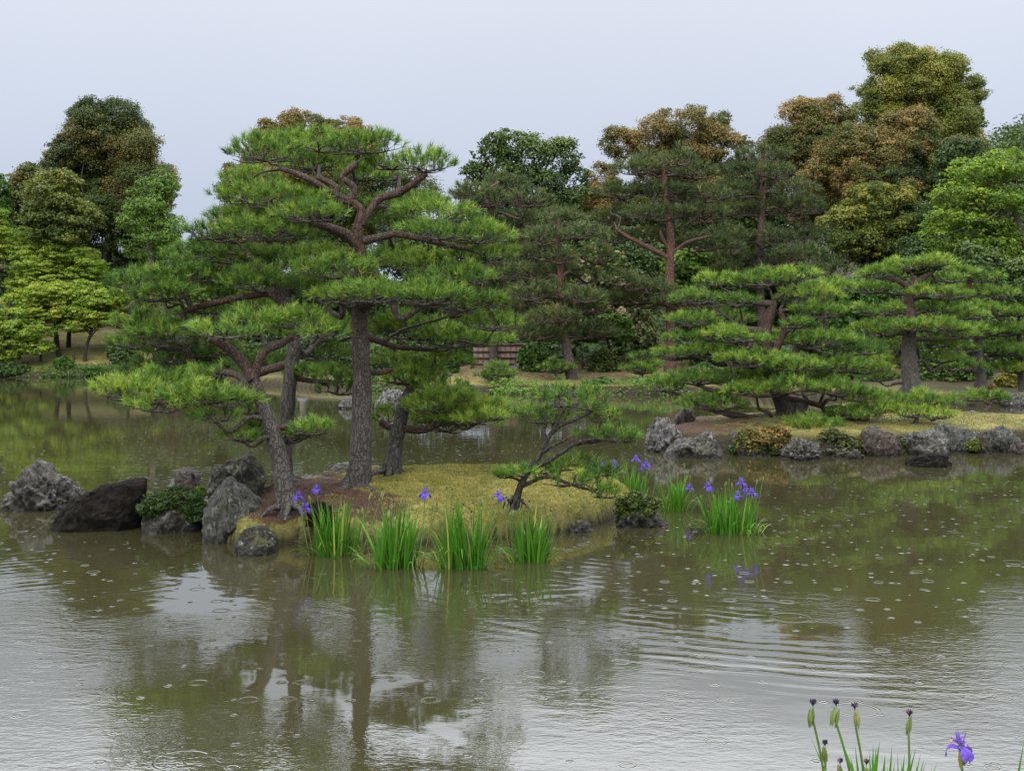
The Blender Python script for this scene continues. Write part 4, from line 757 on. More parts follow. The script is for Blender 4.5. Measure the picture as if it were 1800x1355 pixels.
def tree(name, label, d, trunk, ells, seed, mat='copper', rs=1.3, leaf=.165, dens=1.0, flat=.8, tint=.5, tvar=.10, bark_='bark_dark', cat='tree', group=None, limbs=14, depth=.8, patch=.25, fill=1.0, aspect=.6, crown_name='crown', tilt=.5, limb_r=.35):
    rng = np.random.default_rng(seed); mpp = m_per_px(d)
    P = np.array([W(t[0], t[1], d + (t[3] if len(t) > 3 else 0) / S) for t in trunk]); rad = np.array([t[2] * mpp for t in trunk]); base = P[0].copy()
    base[2] = max(base[2], -.1) if base[2] < 0 else base[2]
    t0 = thing(name, base, label, cat, group); P[0, 2] -= .3
    mbc = MB(); subs = crown(mbc, d, ells, rng, rs, leaf, dens, flat, tint, tvar, aspect, depth, patch, fill, tilt)
    mb = MB(); Pc = catmull(P, 6); rc = np.interp(np.linspace(0, 1, len(Pc)), np.linspace(0, 1, len(rad)), rad) * (1 + .5 * np.exp(-np.linspace(0, 1, len(Pc)) * 14))
    tube(mb, Pc, rc, 9, .5, .08, seed)
    top = Pc[-1]
    for q in rng.permutation(len(subs))[:limbs]:
        e = subs[q]; i = int(rng.integers(len(Pc) // 2, len(Pc))); s = Pc[i]; r0 = rc[i] * .5; mid = s + (e - s) * .55 + rng.normal(0, .06, 3) * np.linalg.norm(e - s) + np.array([0, 0, -.08 * np.linalg.norm(e - s)])
        pp = catmull(np.array([s, mid, e]), 5); tube(mb, pp, np.linspace(r0, r0 * .25, len(pp)), 6, .5, .05, seed + q)
    mb.build('trunk', M[bark_], t0, base, True); mbc.build(crown_name, M[mat], t0, base); return t0
def gy(px, d):   # photo row of the bank surface at depth d
    x = (px - 900) * d / 1800; return HZ + (CAMZ - ground_z(x, d * S)) * 1800 / d
def tr(px, d, top, r, lean=0, n=4):
    g = gy(px, d); return [(px + lean * t, g + (top - g) * t, r * (1 - .6 * t)) for t in np.linspace(0, 1, n)]
GL, GB = 'tall trees behind the left bank', 'tall copper leaved trees beyond the far bank'
tree('broadleaf_tree', 'tallest dark tree with a copper tinged dome behind the left bank', 66, tr(185, 66, 300, 9, 10), [(182, 222, 58, 44), (215, 260, 55, 55), (130, 268, 40, 36, 0, -.15), (240, 320, 45, 60, 0, -.05), (170, 320, 70, 60, 2, -.22), (200, 390, 70, 50, 0, -.25), (270, 390, 30, 55, -1, -.15), (150, 420, 60, 40, 2, -.3), (245, 440, 45, 30, 2, -.3), (120, 330, 45, 40, 1, -.1), (100, 290, 26, 24, 0, -.1), (285, 340, 24, 30, 0, 0), (225, 260, 40, 36, 0, .05), (150, 200, 30, 22)], 101, rs=.92, leaf=.13, tint=.33, tvar=.14, group=GL, limbs=30, fill=.8, patch=.4)
tree('broadleaf_tree', 'rusty rounded tree left of the tallest dark tree', 62, tr(55, 62, 360, 6), [(55, 325, 40, 36), (45, 370, 42, 50, 0, -.1), (80, 400, 45, 45, 1, -.2), (40, 430, 45, 40, 1, -.25)], 102, rs=.9, tint=.42, group=GL)
tree('broadleaf_tree', 'pale trunked yellow green tree before the dark copper domed one', 57, tr(98, 57, 330, 3.2, -3), [(105, 318, 34, 22), (92, 350, 55, 28), (125, 380, 48, 28), (70, 385, 40, 22), (110, 415, 50, 20, 0, -.1)], 103, mat='olive', rs=.8, leaf=.17, flat=.5, dens=.75, tint=.48, bark_='bark_pale', group=GL, limbs=16)
tree('broadleaf_tree', 'thin fresh green tree with pale grey branches at the edge of the open sky', 60, [(272, gy(272, 60), 5), (268, 480, 5), (262, 430, 4.5), (270, 370, 4), (284, 320, 2), (296, 292, 1)], [(262, 350, 36, 32), (285, 320, 20, 26), (245, 385, 36, 28), (285, 400, 30, 36), (260, 430, 45, 25)], 104, mat='mid', rs=.7, leaf=.16, dens=.42, flat=.6, tint=.68, bark_='bark_pale', group=GL, limbs=22)
tree('broadleaf_tree', 'green tree cut by the left edge of the photo below the sky', 60, tr(-20, 60, 350, 6), [(-10, 345, 26, 40), (-25, 400, 40, 45), (5, 420, 25, 30)], 105, mat='mid', rs=.9, tint=.35, group=GL)
tree('broadleaf_tree', 'dark low tree closing the gap under the copper domed tree', 72, tr(200, 72, 460, 5), [(150, 470, 60, 35), (215, 475, 55, 28), (265, 492, 40, 22), (100, 480, 60, 35), (30, 480, 60, 50)], 106, mat='dark', rs=1.1, tint=.35, group=GL)
tree('broadleaf_tree', 'dark thicket tree standing behind the pines where the open sky ends', 74, tr(350, 74, 520, 5), [(300, 478, 48, 40), (365, 460, 34, 50), (335, 515, 58, 48), (425, 470, 60, 70), (390, 570, 80, 40), (250, 560, 60, 45)], 107, mat='dark', rs=1.1, tint=.45, group=GL)
GM = 'bright green maples on the left bank'
MP = dict(mat='bright', rs=.48, leaf=.115, flat=.36, dens=.72, tvar=.14, bark_='bark_dark', cat='maple tree', group=GM, limbs=16, tilt=.4)
tree('maple_tree', 'bright maple with layered sprays in front of the dark tree, second row', 57.5, tr(120, 57.5, 470, 4, 8), [(110, 448, 62, 20), (70, 470, 60, 22), (150, 470, 45, 22), (110, 495, 75, 22), (60, 500, 50, 20)], 111, tint=.54, **MP)
tree('maple_tree', 'yellowish maple spreading low over the mossy slope', 56.2, [(104, 620, 4), (100, 595, 3.5), (98, 560, 3), (94, 520, 2.5)], [(100, 515, 68, 18), (55, 530, 50, 18), (130, 535, 48, 18), (95, 550, 60, 16, 0, .05), (150, 510, 36, 16)], 112, tint=.62, **MP)
tree('maple_tree', 'small fresh maple on a leaning trunk at the mossy slope', 55.8, [(148, 637, 3.5), (152, 610, 3), (160, 585, 2.5), (163, 560, 2)], [(155, 550, 42, 14), (185, 530, 42, 16), (140, 572, 38, 12), (190, 560, 34, 14), (205, 520, 36, 16)], 113, tint=.50, **MP)
tree('maple_tree', 'maple hanging down to the water at the left edge of the photo', 55.0, [(8, 648, 4), (10, 610, 3.5), (14, 570, 3), (18, 530, 2)], [(20, 560, 42, 20), (45, 580, 46, 18), (18, 600, 44, 18), (60, 610, 34, 14), (10, 625, 30, 14), (-30, 580, 50, 30)], 114, tint=.54, **MP)
tree('maple_tree', 'leafy maple filling the left edge above the roof corner', 58, tr(-5, 58, 420, 4), [(15, 420, 45, 25), (-10, 450, 50, 30), (40, 440, 40, 18), (-20, 400, 40, 30)], 115, tint=.5, **MP)
tree('maple_tree', 'shaded maple right of the leaning one behind the pine boughs', 58, tr(225, 58, 530, 3.5), [(215, 500, 45, 20), (240, 530, 60, 24), (200, 545, 45, 22), (260, 560, 60, 25), (320, 530, 50, 25)], 116, tint=.38, **MP)
C1 = dict(mat='copper', rs=.98, leaf=.13, group=GB, limbs=18, patch=.35, fill=.78)
tree('broadleaf_tree', 'copper crowned tree rising behind the top of the tallest pine', 62, tr(540, 62, 290, 9), [(472, 238, 24, 20), (530, 228, 48, 26), (598, 232, 48, 26), (640, 255, 30, 24, 0, -.1), (425, 320, 32, 34), (520, 290, 90, 50, 1, -.15), (480, 370, 90, 60, 1, -.25), (600, 330, 80, 70, 2, -.3), (440, 430, 70, 55, 1, -.25), (560, 440, 90, 55, 2, -.25), (690, 350, 60, 70, 2, -.35)], 121, tint=.62, **C1)
tree('broadleaf_tree', 'dark open crowned tree with limbs showing against the sky', 64, [(925, gy(925, 64), 8), (922, 480, 7), (915, 400, 6), (905, 330, 4), (890, 275, 2.5)], [(895, 255, 44, 22), (860, 275, 30, 22), (940, 272, 40, 28), (990, 275, 34, 26), (1005, 320, 28, 34), (960, 330, 45, 30), (895, 310, 50, 26), (835, 305, 24, 18), (985, 375, 40, 36), (930, 400, 60, 40, 1), (860, 380, 60, 50, 2)], 122, mat='dark', rs=.95, leaf=.2, dens=.62, tint=.62, group=GB, limbs=40, fill=.75)
tree('broadleaf_tree', 'copper tree with three knobbly heads behind the tall red pine', 66, tr(1190, 66, 290, 8), [(1095, 256, 32, 28), (1200, 222, 58, 34, 0, .05), (1248, 262, 50, 30, 0, .08), (1260, 225, 24, 22, 1, -.1), (1303, 250, 14, 16, 0, -.05), (1150, 290, 60, 40, 1, -.2), (1060, 320, 32, 26), (1045, 360, 36, 36), (1240, 310, 60, 40, 1, -.1), (1100, 400, 70, 60, 2, -.3), (1220, 400, 80, 70, 2, -.3)], 123, tint=.60, **C1)
tree('broadleaf_tree', 'brown conical headed tree stepping up left of the biggest tree', 66, tr(1420, 66, 280, 9), [(1420, 200, 36, 30), (1465, 205, 36, 34, 0, .05), (1400, 245, 50, 40), (1450, 260, 60, 50), (1390, 310, 50, 50, 1, -.1), (1440, 340, 60, 60, 1, -.1)], 124, tint=.52, **C1)
tree('broadleaf_tree', 'biggest yellow olive tree domed high at the upper right', 70, [(1620, gy(1620, 70), 13), (1625, 480, 12), (1615, 380, 11), (1605, 300, 8), (1610, 220, 5)], [(1585, 118, 55, 32), (1640, 130, 55, 36), (1550, 165, 45, 34), (1620, 175, 75, 45), (1690, 165, 38, 36), (1545, 205, 45, 32), (1640, 215, 65, 40), (1700, 205, 30, 30), (1570, 250, 40, 22, 1, -.15), (1660, 260, 50, 30, 0, -.05), (1690, 250, 34, 26)], 125, mat='olive', rs=.95, leaf=.13, tint=.56, tvar=.14, group=GB, limbs=40, fill=.8, patch=.2)
tree('broadleaf_tree', 'wide copper tree in the middle of the right tree mass', 62, tr(1530, 62, 380, 10), [(1480, 260, 50, 40), (1590, 240, 50, 38), (1560, 285, 70, 42), (1490, 310, 70, 42), (1620, 300, 55, 45), (1550, 340, 80, 36, -1, -.1), (1640, 350, 45, 40, 0, -.1), (1450, 350, 40, 36, 1, -.1), (1670, 300, 40, 30, 0, -.1), (1520, 250, 45, 30), (1600, 380, 60, 30, 0, -.1), (1690, 270, 40, 26, 1, -.1)], 126, tint=.50, tvar=.17, **C1)
tree('broadleaf_tree', 'lower dark green tree with olive domes under the copper one', 58, tr(1540, 58, 480, 8), [(1540, 350, 55, 24, 0, .08), (1500, 380, 40, 26), (1570, 385, 60, 28), (1510, 425, 55, 30, 0, -.03), (1590, 430, 45, 30), (1480, 400, 34, 30, 0, -.1), (1550, 450, 70, 34, 2, -.28), (1620, 470, 60, 36, 2, -.28)], 127, mat='olive', rs=.9, leaf=.13, tint=.40, fill=.85, tvar=.15, group=GB, limbs=14)
tree('broadleaf_tree', 'feathery light green tree with bare pale branches at the right edge', 50, [(1850, gy(1850, 50), 9), (1835, 520, 8), (1800, 420, 7), (1782, 370, 6), (1740, 330, 3.5), (1690, 330, 2)], [(1720, 300, 55, 22), (1770, 290, 50, 26), (1680, 340, 50, 24), (1740, 350, 60, 24), (1670, 385, 50, 22), (1720, 400, 55, 22), (1790, 380, 50, 40), (1700, 440, 50, 24), (1650, 420, 30, 22), (1760, 440, 55, 30)], 128, mat='bright', rs=.7, leaf=.16, dens=.42, flat=.55, tint=.32, bark_='bark_pale', group=GB, limbs=60, fill=.75)
tree('broadleaf_tree', 'dark evergreen behind the feathery light green tree', 56, tr(1740, 56, 400, 8), [(1700, 290, 50, 40), (1760, 340, 60, 60), (1700, 400, 70, 60), (1790, 440, 60, 60), (1690, 480, 60, 45), (1640, 460, 50, 50)], 129, mat='dark', rs=1.0, tint=.5, group=GB)
tree('broadleaf_tree', 'glossy evergreen reaching down to the tiered pines at the right', 46, tr(1760, 46, 480, 6), [(1720, 470, 45, 35), (1775, 500, 45, 40), (1740, 530, 60, 36), (1800, 560, 40, 40), (1680, 510, 45, 30)], 130, mat='dark', rs=.8, leaf=.18, tint=.62, group=GB)
GU = 'understorey trees in front of the far woods'
U1 = dict(cat='tree', group=GU, limbs=10)
tree('flowering_tree', 'understorey tree with cream blossom between the two red trunks', 47, tr(1080, 47, 520, 3), [(1060, 470, 36, 26), (1045, 505, 50, 26), (1090, 495, 40, 22), (1035, 540, 50, 26), (1100, 540, 45, 30), (1110, 590, 40, 36)], 131, mat='bloom', rs=.75, leaf=.2, dens=.8, tint=.62, tvar=.16, **U1)
tree('broadleaf_tree', 'fresh green understorey tree right of the tall red trunk', 48, tr(1235, 48, 500, 3), [(1215, 470, 45, 28), (1260, 490, 50, 34), (1225, 520, 50, 34), (1290, 500, 40, 34), (1260, 550, 60, 40, 0, -.1)], 132, mat='mid', rs=.8, leaf=.22, tint=.6, **U1)
tree('broadleaf_tree', 'light green small tree with several thin trunks on the far bank', 44.5, [(1075, 655, 2.6), (1072, 620, 2.4), (1066, 590, 2), (1060, 570, 1.5)], [(1050, 575, 36, 12), (1075, 565, 34, 12), (1035, 590, 30, 12), (1090, 585, 26, 12)], 133, mat='mid', rs=.6, leaf=.17, flat=.4, tint=.72, **U1)
tree('broadleaf_tree', 'deep green understorey tree behind the cream blossom', 53, tr(1080, 53, 480, 5), [(1010, 440, 60, 45), (1090, 450, 70, 50), (1020, 520, 60, 50), (1110, 520, 60, 50), (960, 480, 60, 60)], 134, mat='dark', rs=1.0, tint=.55, **U1)
tree('broadleaf_tree', 'deep green tree filling the wood left of the slender pine', 52, tr(880, 52, 460, 5), [(820, 440, 60, 50), (900, 430, 60, 50), (860, 520, 70, 60), (940, 540, 60, 60), (780, 540, 60, 60), (700, 500, 70, 60), (720, 430, 60, 50)], 135, mat='dark', rs=1.0, tint=.5, **U1)
tree('broadleaf_tree', 'deep green tree behind the wide cloud pruned pine', 50, tr(1420, 50, 520, 5), [(1340, 540, 70, 50), (1430, 560, 70, 50), (1500, 550, 60, 50), (1300, 590, 60, 40), (1560, 540, 60, 50), (1400, 480, 60, 40)], 136, mat='dark', rs=1.0, tint=.45, **U1)
tree('broadleaf_tree', 'blue green shrubby tree right of the flat topped pine', 42, tr(1680, 42, 560, 4), [(1500, 520, 34, 30), (1510, 570, 40, 36), (1640, 560, 50, 40), (1700, 580, 50, 40), (1760, 600, 50, 40), (1580, 590, 60, 36)], 137, mat='mid', rs=.8, leaf=.2, tint=.3, **U1)
tree('broadleaf_tree', 'dark backing tree far behind the three headed copper one', 74, tr(1270, 74, 420, 6), [(1300, 330, 70, 50), (1200, 350, 70, 50), (1350, 400, 70, 60), (1100, 380, 70, 50), (1000, 400, 60, 60), (1180, 450, 60, 50), (1250, 430, 60, 50), (1330, 470, 60, 50)], 138, mat='dark', rs=1.3, leaf=.24, tint=.5, **U1)
tree('broadleaf_tree', 'dark backing tree low between the tallest pine and the left bank', 58, tr(520, 58, 560, 5), [(480, 540, 70, 50), (560, 540, 70, 55), (640, 550, 60, 55), (440, 580, 70, 40), (600, 600, 80, 36), (380, 600, 70, 34), (520, 600, 70, 36)], 139, mat='dark', rs=1.0, tint=.5, **U1)
def shrub(label, d, x, y, hw, hh, seed, mat='dark', tint=.5, leaf=.14, rs=None, group=None, name='shrub', cat='shrub', dens=.9, flat=.75, ells=None, tvar=.12, aspect=.6):
    mpp = m_per_px(d)
    es = ells or [(x - hw * .45, y - hh * .85, hw * .5, hh * .75), (x + hw * .4, y - hh * .8, hw * .55, hh * .7), (x, y - hh * 1.15, hw * .55, hh * .75), (x, y - hh * .5, hw * .8, hh * .5)]
    return tree(name, label, d, [(x, y, hw * .05 + .5), (x, y - hh * .5, hw * .04 + .3), (x + 1, y - hh, hw * .02 + .2)], es, seed, mat=mat, rs=rs or hw * mpp * .3, leaf=leaf, dens=dens, flat=flat, tint=tint, cat=cat, group=group, limbs=9, crown_name='foliage', tvar=tvar, aspect=aspect, depth=.7)
G4 = 'shrubs along the far bank'
for a in (('bright green bush behind the speckled white stone', 43.5, 938, 655, 30, 26, 'mid', .5), ('dark bush with drooping branches beside the low rail fence', 43, 1062, 660, 30, 24, 'olive', .22), ('dark bush at the water under the far brown bank', 39.2, 1058, 692, 26, 14, 'dark', .6),
          ('low green bush at the water below the tiny dark pine', 39.0, 872, 694, 22, 7, 'mid', .35), ('dark bush at the foot of the tall red trunked pine', 41, 1140, 690, 26, 14, 'dark', .5), ('dark bush under the light green small tree', 47, 1110, 645, 45, 26, 'dark', .4),
          ('dark evergreen bush beside the board wall', 46, 812, 652, 28, 28, 'dark', .45), ('green bush in the shade right of the red trunk', 44, 1260, 650, 50, 30, 'dark', .5), ('dark bush behind the speckled stone beside the slender leaning pine', 48, 985, 640, 40, 30, 'dark', .5),
          ('dark shaded bush behind the middle of the right island', 37.5, 1370, 690, 70, 40, 'dark', .5), ('broad dark bush behind the left half of the right island', 38.5, 1280, 690, 60, 34, 'dark', .45), ('dark bush between the two straight trunked pines', 35.5, 1650, 690, 50, 40, 'dark', .5), ('dark bush behind the right boughs of the wide pine', 37, 1480, 690, 60, 50, 'dark', .4), ('mid green bush at the far right shore', 35.5, 1700, 672, 40, 36, 'mid', .4), ('dark bush behind the tiered pines', 38, 1760, 670, 60, 60, 'dark', .5), ('dark bush closing the gap behind the flat topped pine', 39, 1570, 680, 60, 70, 'dark', .55), ('low green bush left of the tall straight trunk', 36, 1545, 690, 40, 16, 'mid', .35), ('yellow green shrub above the white striped rock', 34, 1775, 690, 24, 20, 'olive', .75), ('rust coloured shrub left of the white striped rock', 33.6, 1738, 700, 22, 12, 'azalea', .7)):
    shrub(a[0], a[1], a[2], a[3], a[4], a[5], int(a[2]), a[6], a[7], group=G4)
G5 = 'shrubs along the left bank'
for a in (('small round bush on the mossy slope between two stakes', 54.6, 112, 648, 18, 11, 'mid', .45), ('dark leafy bush at the water at the left edge', 54.3, 20, 660, 36, 12, 'dark', .55), ('low fern like bush at the water right of the round bush', 54.2, 170, 660, 22, 7, 'mid', .4), ('dark bush where the mossy slope meets the pine boughs', 55, 215, 640, 26, 22, 'dark', .5),
          ('broad dark bush behind the left trunks on the shore', 48, 470, 660, 60, 30, 'dark', .5), ('tall dark bush on the shore left of the tallest trunk', 46, 600, 668, 50, 40, 'dark', .4), ('broad bush on the shore right of the tallest trunk', 44, 700, 672, 60, 40, 'dark', .5), ('mid green bush on the shore behind the lowest right boughs', 42.5, 770, 664, 40, 26, 'mid', .35), ('dark bush near the lantern on the shore', 49, 530, 650, 40, 30, 'dark', .55), ('rounded dark bush on the shore left of the V limbed pine', 51, 330, 664, 60, 36, 'dark', .5),
          ('low dark bush behind the white grey boulder', 46, 560, 668, 60, 16, 'dark', .5), ('low green bush on the shore between the boughs', 50, 400, 664, 50, 18, 'mid', .3)):
    shrub(a[0], a[1], a[2], a[3], a[4], a[5], int(a[2]) + 7, a[6], a[7], group=G5)
shrub('ferny dark juniper sprawling over the mossy low rock', 11.5, 300, 898, 52, 20, 201, 'dark', .42, .045, ells=[(285, 885, 36, 18), (325, 880, 30, 18), (345, 900, 22, 18), (262, 895, 20, 12), (305, 868, 20, 12)], rs=.09, aspect=.35)
shrub('small leafy plant with glossy leaves at the foot of the grey slab', 10.95, 395, 950, 26, 12, 202, 'mid', .55, .055, rs=.07, dens=.6)
shrub('tuft of grass like leaves behind the upright slab', 11.9, 352, 874, 12, 10, 203, 'mid', .85, .05, rs=.05, aspect=.2)
shrub('dark windswept shrub at the right tip of the near island', 11.9, 1120, 915, 34, 22, 204, 'olive', .24, .045, ells=[(1110, 880, 26, 14), (1140, 884, 22, 9), (1102, 898, 20, 13), (1128, 896, 24, 11), (1115, 908, 24, 10)], rs=.10, aspect=.45, tvar=.2)
G6 = 'low shrubs on the waterline of the right island'
shrub('orange tinged clipped azalea at the water left of the leaning boulder', 18.95, 1340, 800, 48, 20, 205, 'azalea', .55, .06, rs=.16, group=G6, tvar=.2, ells=[(1330, 775, 36, 18, 0, .15), (1362, 770, 32, 20, 0, .1), (1315, 788, 24, 12), (1345, 792, 44, 10, 0, -.35), (1375, 785, 20, 18, 0, -.2)])
shrub('dark overhanging plants between the leaning boulder and the brown rock', 18.9, 1470, 800, 46, 20, 206, 'azalea', .22, .06, rs=.16, group=G6, tvar=.2, ells=[(1460, 778, 30, 18), (1490, 785, 26, 14, 0, .15), (1440, 792, 24, 10), (1475, 795, 40, 8)])
shrub('small yellow leafed plant in the gap between two grey blocks', 19.2, 1715, 792, 16, 10, 207, 'olive', .5, .06, rs=.10, group=G6)
shrub('dark tuft of plants below the flat dark stone', 18.95, 1298, 795, 20, 8, 208, 'dark', .6, .06, rs=.10, group=G6)
# ragged green edge of the far shore: nobody could count its leaves
rng = np.random.default_rng(92); n_ = 15000; x = rng.uniform(-30, 22, n_); sy_ = np.interp(x, SHX, SHY); dns = vnoise(np.stack([x * .55, x * 0, x * 0], -1), 12); k = dns > rng.uniform(-.15, .8, n_); x, sy_, dns = x[k], sy_[k], dns[k]
y = sy_ + rng.uniform(-.25, .9, len(x)); z = np.maximum(bank_h(x, y), 0) + rng.uniform(0, .2, len(x)) * (.7 + .8 * dns); mb = MB()
leaves(mb, np.stack([x, y, z], 1), np.tile([0, -.5, .8], (len(x), 1)), .45 + .35 * vnoise(np.stack([x * .4, y * 0, x * 0], -1), 4), rng, .15, .5)
tag(mb.build('shore_plants', M['mid']), 'low green plants fringing the waterline of the far shore', 'ground cover', kind='stuff')
# wooded hill far behind at the right: one mass
rng = np.random.default_rng(77); mb = MB()
for q in range(420):
    x = rng.uniform(42, 150); y = rng.uniform(122, 180); z = hill_h(np.array([x]), np.array([y]))[0]
    if z < 7: continue
    r = rng.uniform(1.8, 3.6); m = 420; dd = norm(rng.normal(size=(m, 3)) + np.array([0, -.4, .5])); hgt = rng.uniform(2, 5)
    leaves(mb, np.array([x, y, z + hgt]) + dd * np.array([1, 1, 1.25]) * r * rng.uniform(.7, 1.05, (m, 1)), dd + np.array([0, 0, .5]), .45 + rng.normal(0, .14), rng, .5, .6)
tag(mb.build('hillside_forest', M['dark']), 'green forest covering the distant hillside at the right edge', 'forest', kind='stuff')

# small things that droop over the stones of the right island
for a in (('dark creeping plant hanging beside the square grey block', 19.1, 1590, 800, 18, 12, 'azalea', .2), ('mossy tuft at the waterline under the reddish brown face', 18.9, 1545, 802, 26, 6, 'olive', .2), ('small fern like tuft at the foot of the long low boulder', 18.9, 1225, 800, 22, 8, 'azalea', .25)):
    shrub(a[0], a[1], a[2], a[3], a[4], a[5], int(a[2]) + 3, a[6], a[7], leaf=.06, rs=.12, group=G6)
# undergrowth on the shaded woodland floor: nobody could count its leaves
rng = np.random.default_rng(91); n_ = 90000; x = rng.uniform(-45, 45, n_); y = rng.uniform(40, 100, n_); t_ = bank_t(x, y); k = (t_ > 7.5) & (t_ < 34) & (fbm(np.stack([x * .4, y * .4, x * 0], -1), 2, 9) > -.5) & ~((x < -16) & (t_ < 12)) & ~((x > -2.6) & (x < 1.5) & (t_ < 10)); x, y = x[k], y[k]
z = bank_h(x, y) + rng.uniform(0, .55, len(x)) * (1 + .8 * vnoise(np.stack([x * .5, y * .5, x * 0], -1), 2)); mb = MB()
leaves(mb, np.stack([x, y, z], 1), np.tile([0, -.5, .9], (len(x), 1)), .4 + .2 * fbm(np.stack([x * .3, y * .3, x * 0], -1), 2, 4), rng, .34, .6)
tag(mb.build('undergrowth', M['dark']), 'dark leafy undergrowth on the woodland floor behind the far bank', 'undergrowth', kind='stuff')

# ------------------------------------------------------------------ irises
def blade(mb, p, az, lean, curl, length, width, tint, n=6, tipdrop=0.0):
    """one sword leaf: a folded strip leaning towards az"""
    dirh = np.array([math.cos(az), math.sin(az), 0]); side = np.array([-math.sin(az), math.cos(az), 0]); P = [np.array(p, float)]; a = lean
    for k in range(n - 1):
        P.append(P[-1] + (dirh * math.sin(a) + np.array([0, 0, 1]) * math.cos(a)) * length / (n - 1)); a += curl * (k + 1) / n
    wv = [.75, 1, 1, .85, .55, .04] if n == 6 else list(np.interp(np.linspace(0, 1, n), [0, .3, .6, 1], [.75, 1, .85, .04]))
    v = []; f = []
    for k in range(n):
        v += [P[k] - side * width * .5 * wv[k], P[k] + dirh * width * .12 * wv[k], P[k] + side * width * .5 * wv[k]]
    for k in range(n - 1):
        b = 3 * k; f += [[b, b + 1, b + 4, b + 3], [b + 1, b + 2, b + 5, b + 4]]
    mb.add(v, f, tint)
def petal(mb, c, az, prof, width, tint, rng, tilt=0.0):
    """prof: (radius, height, relative width) along the petal"""
    d = np.array([math.cos(az), math.sin(az), 0]); s = np.array([-math.sin(az), math.cos(az), 0]); P = catmull(np.array(prof), 3); n = len(P); v = []; f = []; cols = 5
    for k in range(n):
        for q in np.linspace(-1, 1, cols):
            v.append(c + d * P[k, 0] + np.array([0, 0, 1]) * (P[k, 1] - .012 * q * q * (1 if prof[-1][1] < 0 else -1)) + s * (q * width * .5 * P[k, 2]) + d * (.06 * abs(q) * P[k, 0] * rng.uniform(.6, 1.4)))
    for k in range(n - 1):
        for q in range(cols - 1):
            b = k * cols + q; f.append([b, b + 1, b + cols + 1, b + cols])
    mid = np.array([0.0 if True else 0] * len(f)); mb.add(v, f, np.clip(tint + rng.normal(0, .08, len(f)), 0, 1))
def flower(c, size, az, rng, parent, base, detail=False):
    mb = MB(); s = size
    for k in range(3):
        a = az + k * 2 * math.pi / 3 + rng.normal(0, .15)
        petal(mb, c, a, [(.02 * s, 0, .25), (.28 * s, .10 * s, .5), (.50 * s, .02 * s, 1.0), (.60 * s, -.22 * s, .95), (.58 * s, -.42 * s, .25)], .62 * s, .5 + rng.normal(0, .05), rng)
        petal(mb, c, a + math.pi / 3, [(.02 * s, 0, .3), (.12 * s, .22 * s, .8), (.18 * s, .42 * s, .9), (.24 * s, .55 * s, .3)], .26 * s, .62 + rng.normal(0, .06), rng)
        petal(mb, c, a + .05, [(.03 * s, .04 * s, .5), (.16 * s, .18 * s, 1), (.30 * s, .20 * s, .7), (.38 * s, .26 * s, .2)], .2 * s, .72, rng)
    o = mb.build('flower', M['petal'], parent, base, True)
    if detail:
        mb = MB()
        for k in range(3):
            a = az + k * 2 * math.pi / 3; petal(mb, c + np.array([0, 0, .006]), a, [(.12 * s, .06 * s, .3), (.30 * s, .11 * s, 1), (.46 * s, .045 * s, .2)], .06 * s, 1.0, rng)
        mb.build('signal_mark', M['petal'], o, base)
    return o
def bud(c, size, rng, parent, base, wilted=True, many=0):
    mb = MB(); ax = np.array([rng.normal(0, .15), rng.normal(0, .15), 1.0]); s = size
    for k in range(max(many, rng.integers(1, 3) + 1)):
        o_ = np.array([rng.choice([-1, 1]) * rng.uniform(.12, .30), rng.normal(0, .12), rng.uniform(-.3, .15)]) * s * (k > 0)
        tube(mb, c + o_ + ax * np.linspace(-1.25, .45, 6)[:, None] * s, np.array([.05, .11, .17, .16, .10, .03]) * s, 7, rng.uniform(.35, .95), 0)
    b = mb.build('bud', M['stem'], parent, base, True)
    if wilted:
        mb = MB(); tc_ = c + ax * .42 * s
        for k in range(7 if many else 5):
            a = k * 1.257 + rng.uniform(0, 1); petal(mb, tc_, a, [(.01 * s, 0, .5), (.12 * s, .24 * s, 1), (.24 * s, .38 * s, .9), (.27 * s, .20 * s, .3)], .27 * s, rng.choice([.15, .45, .6, .9]), rng)
        mb.build('withered_petals', M['wilt'], b, base, True)
